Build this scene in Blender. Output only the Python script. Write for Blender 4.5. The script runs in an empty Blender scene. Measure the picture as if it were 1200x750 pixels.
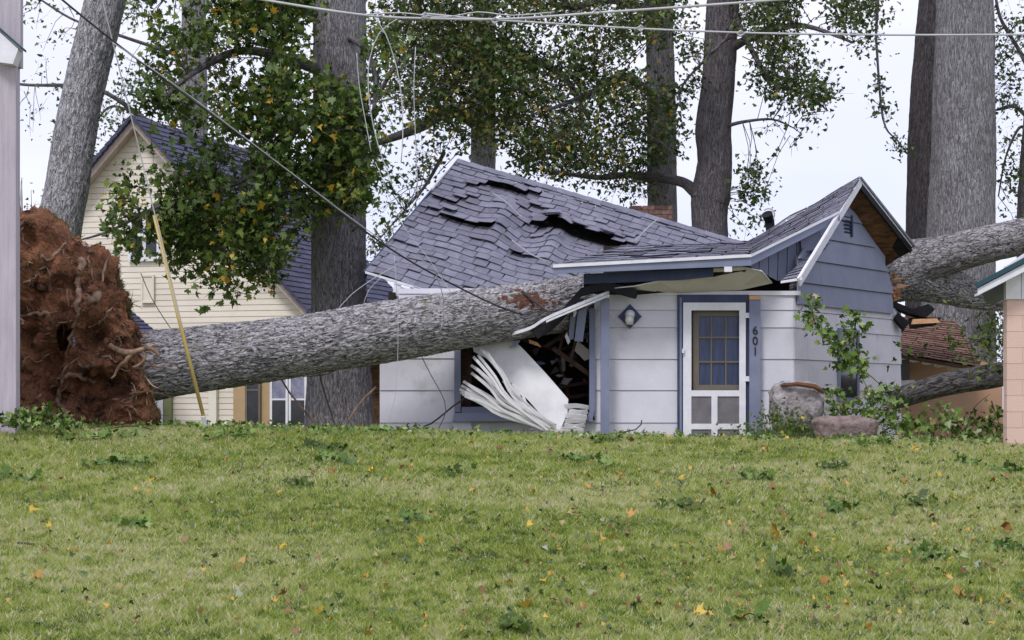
import bpy, math, random
import numpy as np
from mathutils import Vector, noise
from mathutils.bvhtree import BVHTree
random.seed(7); rng = np.random.default_rng(7)
R = math.radians
scene = bpy.context.scene
# ------------------------------------------------------------------ camera
F = 2500.0; HY = 480.0; CZ = 0.54
cam = bpy.data.objects.new('camera', bpy.data.cameras.new('camera'))
scene.collection.objects.link(cam); scene.camera = cam
cam.location = (0, 0, CZ); cam.rotation_euler = (R(90), 0, 0)
cam.data.sensor_width = 36; cam.data.lens = 36 * F / 1200
cam.data.shift_y = (HY - 375) / 1200
cam.data.clip_start = 0.1; cam.data.clip_end = 3000
# ------------------------------------------------------------------ world (bright overcast)
SUN_EL, SUN_AZ = 52, 205      # azimuth the light comes from, degrees clockwise from +Y
w = bpy.data.worlds.new('World'); scene.world = w; w.use_nodes = True
nt = w.node_tree; nt.nodes.clear()
N = nt.nodes.new; L = nt.links.new
out = N('ShaderNodeOutputWorld'); bg = N('ShaderNodeBackground'); L(bg.outputs[0], out.inputs[0])
sky = N('ShaderNodeTexSky'); sky.sky_type = 'NISHITA'; sky.sun_disc = False
sky.sun_elevation = R(SUN_EL); sky.sun_rotation = R(SUN_AZ)
tc = N('ShaderNodeTexCoord'); mp = N('ShaderNodeMapping'); mp.inputs['Scale'].default_value = (1, 1, 3.5)
L(tc.outputs['Generated'], mp.inputs[0])
nz = N('ShaderNodeTexNoise'); nz.inputs['Scale'].default_value = 2.6; nz.inputs['Detail'].default_value = 4; nz.inputs['Roughness'].default_value = .5
L(mp.outputs[0], nz.inputs['Vector'])
cr = N('ShaderNodeValToRGB'); cr.color_ramp.elements[0].position = .35; cr.color_ramp.elements[0].color = (7.2, 7.6, 9.7, 1)
cr.color_ramp.elements[1].position = .62; cr.color_ramp.elements[1].color = (8.85, 8.9, 10.1, 1)
L(nz.outputs[0], cr.inputs[0])
mx = N('ShaderNodeMix'); mx.data_type = 'RGBA'; mx.inputs[0].default_value = .93
L(sky.outputs[0], mx.inputs[6]); L(cr.outputs[0], mx.inputs[7]); L(mx.outputs[2], bg.inputs[0])
bg.inputs[1].default_value = 0.086
sl = bpy.data.lights.new('sun', 'SUN'); sl.energy = 1.5; sl.angle = R(14); sl.color = (1, .975, .97)
so = bpy.data.objects.new('sun', sl); scene.collection.objects.link(so)
az = R(SUN_AZ); el = R(SUN_EL)
dirv = Vector((math.sin(az) * math.cos(el), math.cos(az) * math.cos(el), math.sin(el)))
so.rotation_euler = dirv.to_track_quat('Z', 'Y').to_euler(); so.location = (0, 0, 30)
scene.view_settings.view_transform = 'Standard'; scene.view_settings.look = 'None'
scene.view_settings.exposure = 0.45; scene.view_settings.gamma = 1
scene.render.resolution_x = 1024; scene.render.resolution_y = 640
scene.render.engine = 'CYCLES'
scene.cycles.max_bounces = 6; scene.cycles.diffuse_bounces = 3; scene.cycles.transparent_max_bounces = 8
# ------------------------------------------------------------------ helpers
def P(px, py, d): return Vector(((px - 600) / F * d, d, CZ + (HY - py) / F * d))
def vhash(ix, iy, iz, seed):
    h = (ix * 374761393 + iy * 668265263 + iz * 2147483647 + seed * 1274126177) & 0xffffffff
    h = ((h ^ (h >> 13)) * 1274126177) & 0xffffffff
    return ((h ^ (h >> 16)) & 0xffff) / 65535.0
def vnoise(p, seed=0):
    p = np.asarray(p, float); i = np.floor(p).astype(np.int64); f = p - i; f = f * f * (3 - 2 * f)
    r = 0
    for a in (0, 1):
        for b in (0, 1):
            for c in (0, 1):
                wt = (f[:, 0] if a else 1 - f[:, 0]) * (f[:, 1] if b else 1 - f[:, 1]) * (f[:, 2] if c else 1 - f[:, 2])
                r = r + wt * vhash(i[:, 0] + a, i[:, 1] + b, i[:, 2] + c, seed)
    return r
def fbm(p, o=4, seed=0, g=.5):
    a, s, t = 1.0, 0, 0; p = np.asarray(p, float)
    for k in range(o):
        s = s + a * vnoise(p, seed + k * 17); t += a; a *= g; p = p * 2.03 + 3.1
    return s / t
def ridged(p, seed=0): return 1 - np.abs(2 * vnoise(p, seed) - 1)
class MB:
    def __init__(s): s.v = []; s.f = []; s.t = []
    def add(s, vs, fs, t=.5):
        n = len(s.v); s.v += [tuple(v) for v in vs]; s.f += [tuple(i + n for i in f) for f in fs]; s.t += [t] * len(fs)
    def slab(s, pts, vec, t=.5):
        pts = [Vector(p) for p in pts]; vec = Vector(vec); n = len(pts)
        s.add(pts + [p + vec for p in pts], [tuple(range(n)), tuple(range(2 * n - 1, n - 1, -1))] + [(i, i + n, (i + 1) % n + n, (i + 1) % n) for i in range(n)], t)
    def box(s, lo, hi, t=.5):
        x0, y0, z0 = lo; x1, y1, z1 = hi
        s.slab([(x0, y0, z0), (x1, y0, z0), (x1, y0, z1), (x0, y0, z1)], (0, y1 - y0, 0), t)
    def beam(s, a, b, wv, tv, t=.5):      # from a to b, full width vector wv, full thickness vector tv
        a, b, wv, tv = map(Vector, (a, b, wv, tv)); h = wv / 2
        s.slab([a - h - tv / 2, b - h - tv / 2, b + h - tv / 2, a + h - tv / 2], tv, t)
    def tube(s, pts, rs, n=6, t=.5, cap=True):
        pts = [Vector(p) for p in pts]
        if not hasattr(rs, '__len__'): rs = [rs] * len(pts)
        base = len(s.v); ref = None
        for i, p in enumerate(pts):
            d = (pts[min(i + 1, len(pts) - 1)] - pts[max(i - 1, 0)])
            d = d.normalized() if d.length > 1e-9 else Vector((0, 0, 1))
            if ref is None: ref = d.orthogonal().normalized()
            ref = (ref - d * ref.dot(d)); ref = ref.normalized() if ref.length > 1e-6 else d.orthogonal().normalized()
            b = d.cross(ref)
            for k in range(n):
                a = 2 * math.pi * k / n; s.v.append(tuple(p + (ref * math.cos(a) + b * math.sin(a)) * rs[i]))
        for i in range(len(pts) - 1):
            for k in range(n):
                a0 = base + i * n + k; a1 = base + i * n + (k + 1) % n
                s.f.append((a0, a1, a1 + n, a0 + n)); s.t.append(t)
        if cap:
            s.f.append(tuple(base + k for k in range(n))[::-1]); e = base + (len(pts) - 1) * n
            s.f.append(tuple(e + k for k in range(n))); s.t += [t, t]
ORI = {}
def tagp(o, label=None, cat=None, group=None, kind=None):
    if label: o['label'] = label
    if cat: o['category'] = cat
    if group: o['group'] = group
    if kind: o['kind'] = kind
    return o
def thing(name, label, cat, loc, group=None):
    o = bpy.data.objects.new(name, None); scene.collection.objects.link(o); o.empty_display_size = .2
    o.location = loc; ORI[o.name] = Vector(loc); return tagp(o, label, cat, group)
def link(name, v, f, mat, parent=None, loc=None, tint=None, rest=None, smooth=False):
    """v world coords; numpy or list"""
    v = np.asarray(v, dtype=np.float64)
    if parent is not None: org = ORI[parent.name]
    elif loc is not None: org = Vector(loc)
    else: org = Vector(((v[:, 0].min() + v[:, 0].max()) / 2, (v[:, 1].min() + v[:, 1].max()) / 2, v[:, 2].min()))
    me = bpy.data.meshes.new(name)
    vv = (v - np.array(org)).astype(np.float32)
    if isinstance(f, np.ndarray):
        k = f.shape[1]; me.vertices.add(len(vv)); me.vertices.foreach_set('co', vv.ravel())
        me.loops.add(f.size); me.loops.foreach_set('vertex_index', f.astype(np.int32).ravel())
        me.polygons.add(len(f)); me.polygons.foreach_set('loop_start', np.arange(0, f.size, k, dtype=np.int32))
        me.update(calc_edges=True)
    else: me.from_pydata(vv.tolist(), [], f); me.update()
    if tint is not None:
        a = me.attributes.new('tint', 'FLOAT', 'FACE'); a.data.foreach_set('value', np.asarray(tint, np.float32))
    if rest is not None:
        a = me.attributes.new('rest', 'FLOAT_VECTOR', 'POINT'); a.data.foreach_set('vector', np.asarray(rest, np.float32).ravel())
    if smooth: me.polygons.foreach_set('use_smooth', [True] * len(me.polygons))
    me.materials.append(mat)
    o = bpy.data.objects.new(name, me); scene.collection.objects.link(o)
    if parent is not None: o.parent = parent; ORI[o.name] = org
    else: o.location = org; ORI[o.name] = org
    return o
def part(name, mb, mat, parent, smooth=False, label=None):
    o = link(name, mb.v, mb.f, mat, parent, tint=mb.t, smooth=smooth)
    if label: o['label'] = label
    return o
def single(name, mb, mat, label, cat, group=None, smooth=False):
    return tagp(link(name, mb.v, mb.f, mat, tint=mb.t, smooth=smooth), label, cat, group)
# ------------------------------------------------------------------ materials
def lin(c): return tuple((x / 12.92 if x <= .04045 else ((x + .055) / 1.055) ** 2.4) for x in c)
def material(name, c1, c2=None, scale=3, rough=.8, bump=0, bscale=40, tintamt=0, stretch=(1, 1, 1), rest=False, dirt_or_shade=None, dscale=1.2, dthr=.55, spec=.3, metal=0, bdist=.02, bw=False):
    m = bpy.data.materials.new(name); m.use_nodes = True; t = m.node_tree; n = t.nodes; l = t.links
    b = n['Principled BSDF']; b.inputs['Roughness'].default_value = rough; b.inputs['Metallic'].default_value = metal
    b.inputs['Specular IOR Level'].default_value = spec
    if rest:
        at = n.new('ShaderNodeAttribute'); at.attribute_name = 'rest'; src = at.outputs['Vector']
    else:
        g = n.new('ShaderNodeTexCoord'); src = g.outputs['Object']
    mpn = n.new('ShaderNodeMapping'); mpn.inputs['Scale'].default_value = stretch; l.new(src, mpn.inputs[0]); src = mpn.outputs[0]
    nn = n.new('ShaderNodeTexNoise'); nn.inputs['Scale'].default_value = scale; nn.inputs['Detail'].default_value = 6; nn.inputs['Roughness'].default_value = .6
    l.new(src, nn.inputs['Vector'])
    r = n.new('ShaderNodeValToRGB'); r.color_ramp.elements[0].position = .32; r.color_ramp.elements[1].position = .68
    r.color_ramp.elements[0].color = (*c1, 1); r.color_ramp.elements[1].color = (*(c2 or c1), 1); l.new(nn.outputs[0], r.inputs[0])
    col = r.outputs[0]
    if dirt_or_shade:
        dn = n.new('ShaderNodeTexNoise'); dn.inputs['Scale'].default_value = dscale; dn.inputs['Detail'].default_value = 8; dn.inputs['Roughness'].default_value = .7
        l.new(src, dn.inputs['Vector'])
        dr = n.new('ShaderNodeMapRange'); dr.inputs[1].default_value = dthr; dr.inputs[2].default_value = dthr + .12; l.new(dn.outputs[0], dr.inputs[0])
        mm = n.new('ShaderNodeMix'); mm.data_type = 'RGBA'; l.new(dr.outputs[0], mm.inputs[0]); l.new(col, mm.inputs[6]); mm.inputs[7].default_value = (*dirt_or_shade, 1); col = mm.outputs[2]
    if tintamt:
        at2 = n.new('ShaderNodeAttribute'); at2.attribute_name = 'tint'
        mr = n.new('ShaderNodeMapRange'); mr.inputs[3].default_value = 1 - tintamt; mr.inputs[4].default_value = 1 + tintamt; l.new(at2.outputs['Fac'], mr.inputs[0])
        vm = n.new('ShaderNodeVectorMath'); vm.operation = 'SCALE'; l.new(col, vm.inputs[0]); l.new(mr.outputs[0], vm.inputs['Scale']); col = vm.outputs[0]
    l.new(col, b.inputs['Base Color'])
    if bump:
        bn = n.new('ShaderNodeTexNoise'); bn.inputs['Scale'].default_value = bscale; bn.inputs['Detail'].default_value = 5; l.new(src, bn.inputs['Vector'])
        bp = n.new('ShaderNodeBump'); bp.inputs['Strength'].default_value = bump; bp.inputs['Distance'].default_value = bdist
        l.new(bn.outputs[0], bp.inputs['Height']); l.new(bp.outputs[0], b.inputs['Normal'])
    return m
def leaf_material(name, stops, transl=.25):
    m = bpy.data.materials.new(name); m.use_nodes = True; t = m.node_tree; n = t.nodes; l = t.links
    b = n['Principled BSDF']; b.inputs['Roughness'].default_value = .45; b.inputs['Specular IOR Level'].default_value = .3
    at = n.new('ShaderNodeAttribute'); at.attribute_name = 'tint'
    r = n.new('ShaderNodeValToRGB'); e = r.color_ramp.elements
    e[0].position = stops[0][0]; e[0].color = (*stops[0][1], 1); e[1].position = stops[-1][0]; e[1].color = (*stops[-1][1], 1)
    for p, c in stops[1:-1]:
        q = e.new(p); q.color = (*c, 1)
    l.new(at.outputs['Fac'], r.inputs[0])
    geo = n.new('ShaderNodeNewGeometry'); mm = n.new('ShaderNodeMix'); mm.data_type = 'RGBA'
    sc = n.new('ShaderNodeMix'); sc.data_type = 'RGBA'; sc.inputs[0].default_value = .22; l.new(r.outputs[0], sc.inputs[6]); sc.inputs[7].default_value = (.2, .26, .1, 1)
    l.new(geo.outputs['Backfacing'], mm.inputs[0]); l.new(r.outputs[0], mm.inputs[6]); l.new(sc.outputs[2], mm.inputs[7])
    l.new(mm.outputs[2], b.inputs['Base Color'])
    tr = n.new('ShaderNodeBsdfTranslucent'); l.new(r.outputs[0], tr.inputs[0])
    ms = n.new('ShaderNodeMixShader'); ms.inputs[0].default_value = transl
    o = n['Material Output']; l.new(b.outputs[0], ms.inputs[1]); l.new(tr.outputs[0], ms.inputs[2]); l.new(ms.outputs[0], o.inputs[0])
    return m
def bark_material(name, dark, light, moss=None, sc=14, stretch=.22, bump=.7, wound=None):
    m = bpy.data.materials.new(name); m.use_nodes = True; t = m.node_tree; n = t.nodes; l = t.links
    b = n['Principled BSDF']; b.inputs['Roughness'].default_value = .93; b.inputs['Specular IOR Level'].default_value = .15
    at = n.new('ShaderNodeAttribute'); at.attribute_name = 'rest'
    mpn = n.new('ShaderNodeMapping'); mpn.inputs['Scale'].default_value = (1, 1, stretch); l.new(at.outputs['Vector'], mpn.inputs[0])
    def crack(scale, k, dist):
        q = n.new('ShaderNodeTexNoise'); q.inputs['Scale'].default_value = scale; q.inputs['Detail'].default_value = 2.5; q.inputs['Roughness'].default_value = .55; q.inputs['Distortion'].default_value = dist; l.new(mpn.outputs[0], q.inputs['Vector'])
        a1 = n.new('ShaderNodeMath'); a1.operation = 'SUBTRACT'; l.new(q.outputs[0], a1.inputs[0]); a1.inputs[1].default_value = .5
        a2 = n.new('ShaderNodeMath'); a2.operation = 'ABSOLUTE'; l.new(a1.outputs[0], a2.inputs[0])
        a3 = n.new('ShaderNodeMath'); a3.operation = 'MULTIPLY'; a3.use_clamp = True; l.new(a2.outputs[0], a3.inputs[0]); a3.inputs[1].default_value = k; return a3.outputs[0]
    c1_, c2_ = crack(sc * .8, 16, .9), crack(sc * 1.9, 13, .6)
    n1 = n.new('ShaderNodeTexNoise'); n1.inputs['Scale'].default_value = sc * 4; n1.inputs['Detail'].default_value = 6; n1.inputs['Roughness'].default_value = .75; l.new(mpn.outputs[0], n1.inputs['Vector'])
    s1 = n.new('ShaderNodeMath'); s1.operation = 'MULTIPLY_ADD'; l.new(c1_, s1.inputs[0]); s1.inputs[1].default_value = .42; 
    s2 = n.new('ShaderNodeMath'); s2.operation = 'MULTIPLY'; l.new(c2_, s2.inputs[0]); s2.inputs[1].default_value = .3; l.new(s2.outputs[0], s1.inputs[2])
    mu = n.new('ShaderNodeMath'); mu.operation = 'MULTIPLY_ADD'; l.new(n1.outputs[0], mu.inputs[0]); mu.inputs[1].default_value = .42; l.new(s1.outputs[0], mu.inputs[2])
    r = n.new('ShaderNodeValToRGB'); r.color_ramp.elements[0].position = .3; r.color_ramp.elements[1].position = .98
    r.color_ramp.elements[0].color = (*dark, 1); r.color_ramp.elements[1].color = (*light, 1); l.new(mu.outputs[0], r.inputs[0])
    col = r.outputs[0]
    n2 = n.new('ShaderNodeTexNoise'); n2.inputs['Scale'].default_value = 1.6; n2.inputs['Detail'].default_value = 5; l.new(at.outputs['Vector'], n2.inputs['Vector'])
    mr2 = n.new('ShaderNodeMapRange'); mr2.inputs[1].default_value = .3; mr2.inputs[2].default_value = .7; mr2.inputs[3].default_value = .85; mr2.inputs[4].default_value = 1.12; l.new(n2.outputs[0], mr2.inputs[0])
    vs = n.new('ShaderNodeVectorMath'); vs.operation = 'SCALE'; l.new(col, vs.inputs[0]); l.new(mr2.outputs[0], vs.inputs['Scale']); col = vs.outputs[0]
    if moss:
        mn = n.new('ShaderNodeTexNoise'); mn.inputs['Scale'].default_value = 2.3; mn.inputs['Detail'].default_value = 8; mn.inputs['Roughness'].default_value = .7; l.new(at.outputs['Vector'], mn.inputs['Vector'])
        m3 = n.new('ShaderNodeMapRange'); m3.inputs[1].default_value = .56; m3.inputs[2].default_value = .68; m3.inputs[4].default_value = .7; l.new(mn.outputs[0], m3.inputs[0])
        mm = n.new('ShaderNodeMix'); mm.data_type = 'RGBA'; l.new(m3.outputs[0], mm.inputs[0]); l.new(col, mm.inputs[6]); mm.inputs[7].default_value = (*moss, 1); col = mm.outputs[2]
    if wound:
        tg = n.new('ShaderNodeTexCoord'); sub = n.new('ShaderNodeVectorMath'); sub.operation = 'SUBTRACT'; l.new(tg.outputs['Object'], sub.inputs[0]); sub.inputs[1].default_value = wound[0]
        scn = n.new('ShaderNodeVectorMath'); scn.operation = 'DIVIDE'; l.new(sub.outputs[0], scn.inputs[0]); scn.inputs[1].default_value = wound[1]
        ln = n.new('ShaderNodeVectorMath'); ln.operation = 'LENGTH'; l.new(scn.outputs[0], ln.inputs[0])
        ad = n.new('ShaderNodeMath'); ad.operation = 'MULTIPLY_ADD'; wn = n.new('ShaderNodeTexNoise'); wn.inputs['Scale'].default_value = 14; wn.inputs['Detail'].default_value = 4; l.new(at.outputs['Vector'], wn.inputs['Vector'])
        l.new(wn.outputs[0], ad.inputs[0]); ad.inputs[1].default_value = 2.6; l.new(ln.outputs['Value'], ad.inputs[2])
        m4 = n.new('ShaderNodeMapRange'); m4.inputs[1].default_value = 2.0; m4.inputs[2].default_value = 2.12; m4.inputs[3].default_value = 1; m4.inputs[4].default_value = 0; l.new(ad.outputs[0], m4.inputs[0])
        mm = n.new('ShaderNodeMix'); mm.data_type = 'RGBA'; l.new(m4.outputs[0], mm.inputs[0]); l.new(col, mm.inputs[6]); mm.inputs[7].default_value = (*wound[2], 1); col = mm.outputs[2]
    l.new(col, b.inputs['Base Color'])
    bp = n.new('ShaderNodeBump'); bp.inputs['Strength'].default_value = bump; bp.inputs['Distance'].default_value = .03
    l.new(mu.outputs[0], bp.inputs['Height']); l.new(bp.outputs[0], b.inputs['Normal'])
    return m
M = {}
M['white'] = material('white_siding', (.6, .59, .65), (.69, .68, .745), 2.2, .7, .15, 60, tintamt=.05, dirt_or_shade=(.47, .45, .48), dthr=.6)
M['whitepaint'] = material('white_paint', (.68, .67, .72), (.8, .79, .84), 6, .5, .1, 50, dirt_or_shade=(.4, .38, .36), dscale=3, dthr=.66)
M['blue'] = material('blue_paint', (.18, .2, .29), (.225, .245, .345), 3, .6, .12, 50, tintamt=.1, dirt_or_shade=(.3, .32, .42), dscale=5, dthr=.68)
M['bluedark'] = material('dark_blue_trim', (.035, .045, .1), (.06, .075, .14), 4, .6)
M['bluewall'] = material('blue_gable_siding', (.23, .25, .345), (.28, .3, .4), 2.5, .7, .12, 60, tintamt=.07, dirt_or_shade=(.3, .32, .45), dthr=.66)
M['shingle'] = material('grey_blue_shingle', (.165, .167, .215), (.225, .225, .285), 9, .92, .5, 130, tintamt=.17, spec=.2, dirt_or_shade=(.13, .13, .17), dscale=2, dthr=.6)
M['shingle_old'] = material('weathered_shingle', (.175, .177, .225), (.25, .25, .305), 12, .92, .5, 130, tintamt=.17, spec=.2)
M['deck'] = material('torn_deck', (.012, .012, .015), (.03, .026, .025), 5, .95)
M['black'] = material('black_felt_or_shade', (.006, .006, .008), (.014, .014, .018), 5, .8, .3, 20)  # felt black, also colours the sheet standing for porch shade
M['interior'] = material('dark_room', (.02, .017, .015), (.035, .03, .027), 3, .95)  # near-black colour carries the darkness of the unlit room
M['soffit'] = material('soffit_board', (.66, .6, .54), (.76, .71, .64), 2, .8, .1, 30, dirt_or_shade=(.32, .27, .2), dscale=2.5, dthr=.62)
M['ply'] = material('plywood', (.045, .022, .012), (.19, .09, .04), 5, .8, .2, 40, stretch=(1, 1, 5), tintamt=.3, dirt_or_shade=(.03, .015, .01), dscale=3)
M['lumber'] = material('split_lumber', (.035, .02, .014), (.09, .05, .03), 8, .85, .3, 60, tintamt=.35, stretch=(1, 1, 4))
M['rawwood'] = material('fresh_splinter', (.55, .28, .14), (.7, .42, .24), 14, .8, .3, 60)
M['metal'] = material('bent_gutter', (.6, .6, .63), (.78, .78, .82), 8, .45, .1, 40, dirt_or_shade=(.3, .28, .27), dscale=6, dthr=.62)
M['vinyl'] = material('white_vinyl', (.6, .59, .6), (.76, .75, .75), 4, .5, .05, 30, tintamt=.08, dirt_or_shade=(.5, .46, .42), dscale=4, dthr=.66)
M['brown'] = material('brown_door', (.13, .11, .085), (.17, .145, .11), 4, .6)
M['curtain'] = material('blue_curtain', (.012, .02, .06), (.035, .055, .13), 9, .25, stretch=(4, 1, .3), spec=.5)
M['mesh'] = material('grey_panel', (.13, .12, .135), (.19, .18, .19), 6, .6)
M['darkglass'] = material('dark_glass', (.012, .013, .016), (.03, .032, .04), 4, .15, spec=.6)
M['lace'] = material('lace_curtain_glass', (.14, .14, .22), (.3, .3, .4), 9, .3, spec=.5)
M['numeral'] = material('black_numeral', (.01, .01, .012), None, 4, .4)
M['lampglass'] = material('frosted_glass', (.5, .5, .45), (.7, .7, .62), 8, .2, spec=.5)
M['yellow_siding'] = material('cream_siding', (.69, .62, .53), (.77, .7, .61), 1.5, .7, .08, 40, tintamt=.04)
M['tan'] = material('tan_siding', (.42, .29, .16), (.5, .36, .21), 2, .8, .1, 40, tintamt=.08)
M['slate'] = material('dark_blue_roof', (.055, .056, .1), (.08, .08, .135), 6, .9, .4, 90, tintamt=.2)
M['pinktrim'] = material('pinkish_trim', (.42, .33, .3), (.55, .45, .41), 3, .7)
M['cream'] = material('cream_trim', (.75, .71, .6), (.8, .77, .68), 3, .6)
M['brownshingle'] = material('brown_shingle', (.12, .065, .05), (.22, .125, .1), 7, .9, .3, 60, tintamt=.3)
M['tanwall'] = material('tan_block_wall', (.42, .25, .16), (.5, .32, .22), 2, .85, .1, 30)
M['pink'] = material('pink_block', (.64, .45, .375), (.69, .5, .425), 1.5, .85, .15, 50, tintamt=.025)
M['teal'] = material('teal_metal', (.02, .055, .075), (.03, .08, .1), 4, .4)
M['greywood'] = material('weathered_white_boards', (.4, .355, .4), (.52, .47, .52), 3, .85, .35, 40, stretch=(6, 6, .5), dirt_or_shade=(.26, .2, .2), dscale=7, dthr=.63)
M['brick'] = material('red_brick', (.1, .055, .042), (.2, .12, .1), 14, .9, .3, 60, tintamt=.35, dirt_or_shade=(.05, .05, .03), dscale=5, dthr=.55)
M['rock'] = material('lichen_rock', (.2, .17, .17), (.4, .38, .38), 7, .95, .8, 18, dirt_or_shade=(.06, .055, .055), dscale=9, dthr=.52, bdist=.04)
M['rock2'] = material('brown_rock', (.15, .1, .09), (.31, .25, .24), 9, .95, .8, 20, dirt_or_shade=(.08, .05, .045), dscale=9, dthr=.56, bdist=.04)
M['soil'] = material('red_clay', (.07, .029, .016), (.37, .165, .088), 2.2, .97, .8, 25, dirt_or_shade=(.015, .009, .007), dscale=2.4, dthr=.52, bdist=.05)  # black patches painted in for the shaded hollows of the root ball
M['root'] = material('root_bark', (.10, .06, .04), (.36, .24, .17), 9, .9, .5, 40, tintamt=.25)
M['rootlet'] = material('fine_root', (.05, .025, .016), (.2, .11, .07), 5, .95, tintamt=.35)
M['wire'] = material('white_cable', (.4, .4, .43), (.52, .52, .55), 4, .5)
M['greybat'] = material('grey_batten', (.3, .29, .33), (.4, .39, .42), 8)
M['wiredark'] = material('black_cable', (.025, .025, .03), (.05, .05, .055), 4, .5)
M['yellowtube'] = material('yellow_guard', (.55, .4, .12), (.66, .5, .18), 4, .5, dirt_or_shade=(.4, .3, .14), dscale=4, dthr=.6)
M['twig'] = material('twig_bark', (.045, .035, .03), (.1, .08, .07), 9, .9)
M['bark_grey'] = bark_material('grey_bark', (.08, .074, .078), (.37, .35, .37), None, 34, .15, .9)
M['bark_lean'] = bark_material('pale_bark', (.1, .095, .103), (.52, .505, .53), None, 22, .28, 1.0)
M['bark_broad'] = bark_material('broad_trunk_bark', (.1, .095, .1), (.36, .345, .365), None, 30, .14, .9)
M['bark_deep'] = bark_material('deep_dark_bark', (.035, .03, .033), (.13, .115, .125), None, 30, .14, .8)  # darkest bark tone, for the narrower trunk of the right-hand pair
M['bark_dark'] = bark_material('brown_grey_bark', (.055, .048, .052), (.215, .195, .21), None, 30, .14, .8)
M['bark_log'] = bark_material('limb_pale_bark', (.035, .031, .031), (.44, .415, .43), (.19, .185, .11), 20, .3, 1.0)
M['bark_limb'] = bark_material('dark_limb_bark', (.03, .027, .027), (.2, .19, .19), (.09, .1, .04), 13, .3, 1.0)
GREENS = [(0, (.02, .045, .008)), (.35, (.055, .105, .014)), (.7, (.13, .2, .028)), (.93, (.25, .31, .05)), (.945, (.62, .42, .04)), (1, (.6, .38, .03))]
M['leaf'] = leaf_material('maple_leaf', GREENS, .3)
M['leafdark'] = leaf_material('far_leaf', [(0, (.024, .044, .012)), (.5, (.06, .1, .022)), (.93, (.14, .19, .04)), (.95, (.42, .32, .05)), (1, (.4, .26, .04))], .3)
M['leaffresh'] = leaf_material('torn_leaf', [(0, (.03, .075, .01)), (.4, (.09, .18, .02)), (.75, (.24, .34, .08)), (.96, (.4, .45, .3)), (1, (.6, .4, .08))], .15)
M['litter'] = leaf_material('litter_leaf', [(0, (.05, .1, .03)), (.3, (.12, .16, .06)), (.5, (.3, .34, .2)), (.65, (.25, .11, .06)), (.8, (.42, .3, .13)), (1, (.75, .42, .04))], .1)
M['leafy'] = leaf_material('yellow_leaf', [(0, (.6, .36, .03)), (1, (.72, .48, .06))], .1)
M['leafo'] = leaf_material('orange_leaf', [(0, (.42, .17, .04)), (1, (.58, .32, .08))], .1)
M['leafb'] = leaf_material('brown_leaf', [(0, (.17, .06, .035)), (1, (.34, .14, .08))], .1)
M['leafp'] = leaf_material('pale_leaf', [(0, (.36, .4, .3)), (1, (.5, .53, .42))], .1)
M['weed'] = leaf_material('weed_leaf', [(0, (.05, .09, .02)), (.8, (.13, .18, .04)), (1, (.45, .33, .04))], .2)
M['grass'] = leaf_material('grass_blade', [(0, (.07, .13, .018)), (.3, (.24, .325, .04)), (.6, (.41, .475, .1)), (.8, (.53, .52, .22)), (1, (.72, .66, .5))], .4)
M['lawn'] = material('lawn_soil', (.12, .14, .04), (.2, .21, .08), 9, .95, .5, 60, dirt_or_shade=(.15, .12, .07), dscale=1.3, dthr=.57)
# ------------------------------------------------------------------ lawn
def gz(x, y):
    x = np.asarray(x, float); y = np.asarray(y, float)
    zc = .215 - .0205 * np.clip(x, -9, 9)
    k = y - 26.2
    z = np.where(k < 0, .077 * k, 0) 
    z = np.where(np.abs(k) < 1.5, -.077 * (1.5 - k) ** 2 / 6.0, z)
    z = np.where(k >= 1.5, 0, z) - .17 * np.clip((y - 27.2) / 2.6, 0, 1) ** 2 * (3 - 2 * np.clip((y - 27.2) / 2.6, 0, 1))
    wob = (fbm(np.stack([x.ravel() * .6, y.ravel() * .6, 0 * x.ravel()], 1), 3, 5) - .5).reshape(x.shape) * .06
    return zc + z + wob * np.clip((40 - y) / 10, 0, 1)
def gzs(x, y): return float(gz(np.array([x]), np.array([y]))[0])
xs = np.concatenate([[-900, -300, -100, -40], np.linspace(-20, 20, 90), [40, 100, 300, 900]])
ys = np.concatenate([[-60, 0, 6], np.linspace(10, 36, 80), [45, 60, 100, 300, 1200]])
X, Y = np.meshgrid(xs, ys); Zg = gz(X, Y)
nx, ny = len(xs), len(ys); idx = np.arange(nx * ny).reshape(ny, nx)
q = np.stack([idx[:-1, :-1], idx[:-1, 1:], idx[1:, 1:], idx[1:, :-1]], -1).reshape(-1, 4)
g = link('lawn', np.stack([X, Y, Zg], -1).reshape(-1, 3), q, M['lawn'], loc=(0, 0, 0), smooth=True); g['kind'] = 'structure'
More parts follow.
